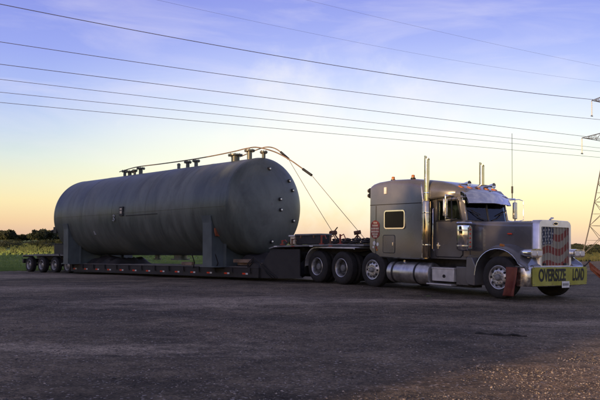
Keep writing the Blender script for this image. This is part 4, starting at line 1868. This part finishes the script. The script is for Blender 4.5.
# things lying on the gooseneck
tb = empty('tool_chest', (KP.x, KP.y, .03), (0, -R(1.25), TH), label='long dark grey tool chest on the front of the trailer neck', cat='tool chest')
MB().box(-1.85, -.72, -1.1, -.55, 1.285, 1.58).build('chest', 'black2', tb, .02)
MB().box(-1.88, -.69, -1.13, -.52, 1.58, 1.64).build('lid', 'steel', tb, .015)
for x in (-1.6, -1.0):
    MB().box(x-.03, x+.03, -1.125, -1.10, 1.50, 1.60).build('latch', 'rust', tb)
wb = empty('cream_box', (KP.x, KP.y, .03), (0, -R(1.25), TH), label='small cream box beside the tank on the trailer neck', cat='box')
MB().box(-2.16, -1.93, -1.05, -.70, 1.27, 1.56).build('case', 'cream', wb, .015)
MB().box(-2.22, -1.91, -1.08, -.67, 1.56, 1.61).build('lid', 'white', wb, .01)
for i, (x, y, h) in enumerate(((-2.5, -1.1, .18), (-1.93, -1.2, .22), (-.62, -1.15, .32), (-.25, -1.12, .30), (.15, -1.1, .34))):
    mb = MB()
    mb.cyl((x, y, 1.26), (x, y, 1.26+h), .03, 8)
    mb.box(x-.07, x+.07, y-.05, y+.05, 1.27, 1.31)
    mb.tube([(x, y, 1.26+h*.8), (x+.12, y+.03, 1.26+h*1.0), (x+.22, y, 1.26+h*.6)], .018, 6)
    o = mb.build('load_binder', 'rust' if i % 2 else 'red', Lr)
for i in range(4):
    x = -2.75+i*.85
    MB().box(x, x+.16, -1.276, -1.272, 1.205, 1.238).build('reflector', 'red' if i % 2 else 'white', Lr, smooth=False)
for i in range(4):
    x = -.4+i*.42
    mb = MB()
    P = []
    for k in range(40):
        a = k*.7
        P.append((x+.17*math.cos(a), -.75+.10*math.sin(a)+.004*k, 1.30+.004*k+.02*math.sin(k)))
    mb.tube(P, .022, 6)
    o = mb.build('chain_pile', 'black2')
    o.location = (KP.x, KP.y, .03)
    o.rotation_euler = (0, -R(1.25), TH)
    tag(o, ['heap of dark chain on the trailer neck just right of the tool chest', 'second heap of chain along the neck, left of the middle', 'third heap of chain along the neck, towards the sleeper', 'heap of dark chain nearest the sleeper wall'][i], 'chain', 'heaps of chain on the trailer neck')
# hand winch post which takes the rope
mb = MB()
mb.cyl((-.02, 0, 1.26), (-.02, 0, 1.66), .03, 8)
mb.cyl((-.1, -.08, 1.66), (.06, .08, 1.70), .07, 10)
mb.tube([(-.35, 0, 1.27), (-.02, 0, 1.60), (.35, 0, 1.27)], .025, 6)
mb.build('rope_winch', 'rust', Lr)

# ================================================================== TANK
TR, TZ, TF, TB_, HD = 1.88, 2.80, -4.68, -17.45, .83
K = empty('storage_tank', (KP.x, KP.y, 0.0), (0, -R(1.25), TH),
          label='huge dark grey steel storage tank lying on the low trailer', cat='tank')


def shell(x0, x1, r, n=96):
    mb = MB()
    mb.lathe([(r, x0), (r, x1)], 'x', (0, 0, TZ), n)
    return mb


nsec = 5
w_ = (TF-TB_)/nsec
for k in range(nsec):
    mb = MB()
    a, b = TB_+k*w_, TB_+(k+1)*w_
    rr = TR
    mb.lathe([(rr, a), (rr, b)], 'x', (0, 0, TZ), 112)
    mb.build('shell_plate', 'tank', K)
for k in range(nsec+1):
    mb = MB()
    x = TB_+k*w_
    mb.lathe([(TR-.01, x-.03), (TR+.004, x-.014), (TR+.006, x), (TR+.004, x+.014), (TR-.01, x+.03)], 'x', (0, 0, TZ), 96)
    mb.build('weld_seam', 'tank', K)
for sg, x0, nm in ((1, TF, 'front_head'), (-1, TB_, 'rear_head')):
    mb = MB()
    prof = [(TR, x0+sg*.0), (TR, x0+sg*.05)]
    for i in range(1, 17):
        a = i/16*PI/2
        # torispherical-ish
        prof.append((TR*math.cos(a)**.88, x0+sg*(.05+(HD-.05)*math.sin(a)**1.05)))
    mb.lathe(prof, 'x', (0, 0, TZ), 96)
    mb.build(nm, 'tank', K)


def head_x(y, z):
    r = min(.999, math.hypot(y, z-TZ)/TR)
    a = math.acos(r**(1/.88))
    return TF+.05+(HD-.05)*math.sin(a)**1.05


# horizontal weld line with a narrow ledge
mb = MB()
mb.box(TB_, TF, -TR-.012, -TR+.03, TZ-.06, TZ-.035)
mb.build('longitudinal_weld', 'tank', K)
# small couplings on the front head
for y, z in ((-.22, 4.20), (.78, 3.80), (.92, 3.44), (.12, 3.05), (.15, 2.65), (.95, 2.26), (-.12, 1.45)):
    x = head_x(y, z)
    mb = MB()
    mb.lathe([(.068, x-.05), (.068, x+.06), (.058, x+.07), (.0, x+.07), (0, x-.05)], 'x', (0, y, z), 16)
    w = mb.build('coupling', 'black', K)
    mb = MB()
    mb.lathe([(.036, x+.065), (.032, x+.09), (.0, x+.092), (0, x+.065)], 'x', (0, y, z), 14)
    mb.build('plug', 'lamp', w)
# top nozzles with flanges: x, neck radius, flange radius, height
for x, r, fr_, h in ((-14.3, .07, .16, .30), (-13.87, .09, .2, .24), (-13.45, .06, .13, .26), (-12.95, .09, .2, .32), (-10.02, .07, .08, .24),
                     (-9.38, .08, .17, .30), (-8.80, .08, .17, .30), (-6.27, .17, .30, .30), (-5.43, .10, .21, .40), (-4.62, .07, .15, .26)):
    mb = MB()
    z = TR+TZ-.05
    mb.lathe([(r, 0), (r, h+.05-.07), (fr_, h+.05-.065), (fr_, h+.05-.01), (fr_-.02, h+.05), (0, h+.05), (0, 0)], 'z', (x, 0, z), 24)
    w = mb.build('nozzle', 'tank', K)
    mb = MB()
    for q in range(8):
        a = q*PI/4
        mb.cyl((x+math.cos(a)*(fr_-.04), math.sin(a)*(fr_-.04), z+h-.05), (x+math.cos(a)*(fr_-.04), math.sin(a)*(fr_-.04), z+h+.075), .014, 6)
    mb.build('flange_bolts', 'rust', w)
# underside nozzles
for x, r in ((-11.5, .12), (-9.8, .28), (-7.7, .10)):
    mb = MB()
    mb.lathe([(r, TZ-TR+.05), (r, TZ-TR-.14), (r*1.5, TZ-TR-.14), (r*1.5, TZ-TR-.20), (0, TZ-TR-.20), (0, TZ-TR+.05)], 'z', (x, 0, 0), 20)
    mb.build('drain_nozzle', 'tank', K)


def on_shell(x, z, dy=0):
    return -math.sqrt(TR*TR-(z-TZ)**2)-dy


# name plate bracket and stencils on the near side
mb = MB()
yy = on_shell(0, 2.8)
mb.box(-11.66, -11.38, yy-.05, yy+.02, 2.62, 3.02)
w = mb.build('name_plate', 'black', K, .01)
mb = MB()
mb.box(-11.60, -11.44, yy-.056, yy-.05, 2.72, 2.84)
mb.box(-11.60, -11.44, yy-.056, yy-.05, 2.88, 2.95)
mb.build('plate_face', 'cream', w)
mb = MB()
mb.prism([(-12.24, 2.43), (-12.10, 2.40), (-12.04, 2.50), (-12.12, 2.56), (-12.04, 2.64), (-12.14, 2.71), (-12.22, 2.66), (-12.17, 2.62), (-12.12, 2.655), (-12.10, 2.62), (-12.18, 2.565), (-12.18, 2.52), (-12.11, 2.50), (-12.13, 2.45), (-12.22, 2.475)], yy-.022, yy-.006)
mb.build('stencil_mark', 'faded', K, smooth=False)
zz = 1.93
mb = MB()
y2 = on_shell(0, zz)
mb.hexa([(-14.06, y2-.012, 1.86), (-13.98, y2-.012, 1.86), (-13.98, y2+.03, 1.86), (-14.06, y2+.03, 1.86),
         (-14.10, y2-.055, 2.02), (-14.04, y2-.055, 2.02), (-14.04, y2-.02, 2.02), (-14.10, y2-.02, 2.02)])
mb.build('paint_scuff', 'faded', K)
mb = MB()
mb.box(-11.2, -8.9, on_shell(0, 2.62)-.012, on_shell(0, 2.62)+.03, 2.60, 2.63)
mb.build('weld_bead', 'black2', K)
# rear lifting lug / fitting by the rear head
mb = MB()
mb.box(-17.75, -17.45, -1.80, -1.55, 2.0, 2.3)
mb.cyl((-17.7, -1.7, 2.15), (-18.0, -1.75, 2.1), .06, 10)
mb.build('rear_lug', 'black', K)

# saddles (welded cradle plates)
for xs_, xe in ((-16.66, -16.25), (-6.02, -5.52)):
    n = 28
    outer = [(-1.80, .50), (-1.80, 2.36), (-1.875, 2.42)]
    inner = []
    for k in range(n+1):
        a = R(192)+R(156)*k/n
        inner.append(((TR+.004)*math.cos(a), TZ+(TR+.004)*math.sin(a)))
    pts = [(-1.78, .50), (-1.78, 2.10), (-1.86, 2.40)]+inner+[(1.86, 2.40), (1.78, 2.10), (1.78, .50)]
    mb = MB()
    # build as strips between the arc and a base line to stay well shaped
    m_ = len(inner)
    rings = []
    for k, (y, z) in enumerate(inner):
        yb = max(-1.78, min(1.78, -1.78+3.56*k/(m_-1)))
        rings.append([(xs_, yb, .50), (xe, yb, .50), (xe, y, z), (xs_, y, z)])
    mb.loft(rings)
    sd = mb.build('saddle', 'saddle', K, .008)
    for y in (-1.2, 0, 1.2):
        zt = TZ-math.sqrt(TR*TR-y*y)+.02
        MB().box(xe, xe+.14, y-.02, y+.02, .50, zt).build('gusset', 'saddle', sd)
    mb = MB()
    mb.box(xs_-.14, xe+.20, -1.84, 1.84, .49, .53)
    mb.build('base_plate', 'saddle', sd, .006)
    mb = MB()
    mb.prism([(-1.80, .53), (-1.78, .53), (-1.78, 2.1), (-1.86, 2.42), (-1.90, 2.42), (-1.82, 2.1)], xs_-.02, xe+.02, 'yz')
    mb.build('wing_plate', 'saddle', sd, .004)
# end plate behind the near wing, as wide dark plate seen from the front
fl = cloth('safety_flag', 'orange_cloth', None, (-5.45, -1.75, 1.95), (.0, .52, 0), (.02, .02, -.30), 12, 8, .03, 4.0)
fl.location = (KP.x, KP.y, 0)
fl.rotation_euler = (0, -R(1.25), TH)
tag(fl, 'small faded orange flag tied to the front saddle of the tank', 'flag')

# timber and chain tie-downs on deck
for i, x in enumerate((-6.9, -5.5, -17.3)):
    mb = MB()
    P = []
    for k in range(14):
        t = k/13
        P.append((x+.5*t*(1 if i != 1 else 1.2), -1.32+.12*(1-t)*t, .46+.75*t*(1-.2*t)+.01*(-1)**k))
    P = [(x-.35, -1.34, .46), (x-.1, -1.5, .42), (x+.12, -1.6, .62), (x+.22, -1.82, .95)]
    mb.tube(P, .022, 6)
    o = mb.build('tie_down_chain', 'black2')
    o.location = (KP.x, KP.y, .03)
    o.rotation_euler = (0, -R(1.25), TH)
    tag(o, ['dark chain holding the front saddle, rear one of the pair', 'dark chain holding the front saddle, forward one of the pair', 'dark chain holding the rear saddle of the tank'][i], 'chain', 'tie down chains on the saddles')
for i, (x, y, ln, a) in enumerate(((-5.0, -.9, 1.3, 0), (-4.9, -.6, 1.2, 4), (-5.1, -1.05, .9, -3), (-8.6, -.8, .7, 0))):
    mb = MB()
    mb.box(-ln/2, ln/2, -.07, .07, 0, .13)
    o = mb.build('timber_block', 'wood', bevel=.008)
    p = Lr.matrix_basis @ Vector((x+ln/2, y, .50+(0.0 if i != 2 else .132)))
    o.location = p
    o.rotation_euler = (0, -R(1.25), TH+R(a))
    tag(o, ['long timber lying on the deck in front of the front saddle', 'inner timber on the deck under the front end of the tank', 'short timber on top of the others under the tank front', 'single timber block on the deck under the middle of the tank'][i], 'timber', 'timbers on the trailer deck')

def dark_mound(x0, x1, y0, y1, z0, z1, seed, label):  # added dark mounds standing in for the black masses under the tank
    bm = bmesh.new()
    nx, ny = max(6, int((x1-x0)*7)), max(6, int((y1-y0)*7))
    g = {}
    for i in range(nx+1):
        for j in range(ny+1):
            u, v = i/nx, j/ny
            e = min(1, min(u, 1-u)*7)*min(1, min(v, 1-v)*7)
            x, y = x0+(x1-x0)*u, y0+(y1-y0)*v
            z = z0+(z1-z0)*(e**.5)*(.72+.5*noise.noise(Vector((x*1.9, y*1.9, seed))))+.13*noise.noise(Vector((x*7, y*7, seed)))*e
            g[i, j] = bm.verts.new((x+.05*noise.noise(Vector((y*3, 1, seed))), y+.05*noise.noise(Vector((x*3, 2, seed))), z))
    for i in range(nx):
        for j in range(ny):
            bm.faces.new((g[i, j], g[i+1, j], g[i+1, j+1], g[i, j+1]))
    b = MB()
    b.bm.free()
    b.bm = bm
    o = b.build('dark_stand_in', 'black2')
    o.location = (KP.x, KP.y, .03)
    o.rotation_euler = (0, -R(1.25), TH)
    tag(o, label, 'tarpaulin', 'dark stand-in mounds on the trailer deck')


dark_mound(-15.95, -13.2, -1.0, .9, .488, .84, 3.0, 'long dark mound added for the black mass under the rear of the tank')
dark_mound(-5.1, -3.75, -1.0, .9, .488, .98, 8.0, 'dark mound added for the black mass under the front of the tank')

# guide poles over the tank top, and their ropes
def placed(mb, name, m, label, cat, grp=None):
    o = mb.build(name, m)
    o.location = (KP.x, KP.y, 0)
    o.rotation_euler = (0, -R(1.25), TH)
    tag(o, label, cat, grp)
    return o


def spline(P, n=6):
    out = []
    P = [Vector(p) for p in P]
    for i in range(len(P)-1):
        p0, p1, p2, p3 = P[max(0, i-1)], P[i], P[i+1], P[min(len(P)-1, i+2)]
        for k in range(n):
            t = k/n
            out.append(.5*((2*p1)+(p2-p0)*t+(2*p0-5*p1+4*p2-p3)*t*t+(3*p1-p0-3*p2+p3)*t**3))
    out.append(P[-1])
    return out


g1 = spline([(-14.6, -.1, 4.93), (-14.39, -.1, 4.95), (-13.12, -.1, 5.04), (-11.29, -.1, 5.02), (-9.45, -.1, 5.01), (-7.75, -.1, 5.03), (-6.3, -.1, 5.08),
             (-5.47, -.1, 5.13), (-4.84, -.1, 5.10), (-3.9, -.1, 4.83), (-3.1, -.1, 4.45), (-2.59, -.1, 4.15), (-2.1, -.1, 3.85)])
gp = placed(MB().tube(g1, .024, 8), 'guide_pole', 'wood', 'long bent brown pole lying along the tank top and arching down past its front end', 'pole', 'wire guide poles on the tank')
MB().tube([(-2.45, -.1, 4.06), (-2.02, -.1, 3.80)], .05, 8).build('end_sleeve', 'ink', gp)
g2 = spline([(-6.0, .12, 4.90), (-5.2, .14, 5.06), (-4.6, .16, 5.12), (-4.1, .2, 4.98), (-3.6, .22, 4.62)])
gp = placed(MB().tube(g2, .022, 8), 'guide_pole', 'wood', 'shorter bent pole at the front end of the tank top', 'pole', 'wire guide poles on the tank')
MB().tube([(-3.9, .21, 4.86), (-3.5, .23, 4.56)], .045, 8).build('end_sleeve', 'ink', gp)
placed(MB().tube([(-2.04, -.1, 3.82), (-.8, -.05, 2.58), (.34, 0, 1.45)], .009, 6), 'rope', 'rope', 'thin rope from the long pole end down to the sleeper foot', 'rope', 'ropes running down from the poles')
placed(MB().tube([(-3.52, .22, 4.58), (-2.3, .1, 3.12), (-1.1, 0, 1.72)], .009, 6), 'rope', 'rope', 'thin rope from the short pole end down to the winch on the trailer neck', 'rope', 'ropes running down from the poles')
# winch stand that takes the second rope
mb = MB()
mb.tube([(-1.45, 0, 1.27), (-1.1, 0, 1.72), (-.7, 0, 1.27)], .03, 7)
mb.cyl((-1.12, -.12, 1.68), (-1.08, .12, 1.70), .08, 10)
mb.tube([(-1.1, 0, 1.7), (-.9, 0, 1.88)], .02, 6)
mb.build('hand_winch', 'rust', Lr)

# ------------------------------------------------------------------ bits on the ground
P = []
mb = MB()
for k in range(12):
    t = k/11
    P.append((2.62+.72*t, 10.42-.10*t+.02*math.sin(k), gz(3, 10.4)+.035+.012*math.sin(k*1.7)))
mb.tube(P, .03, 6, .018)
tag(mb.build('tyre_scrap', 'rubber'), 'dark strip of torn tyre lying on the gravel', 'tyre scrap')
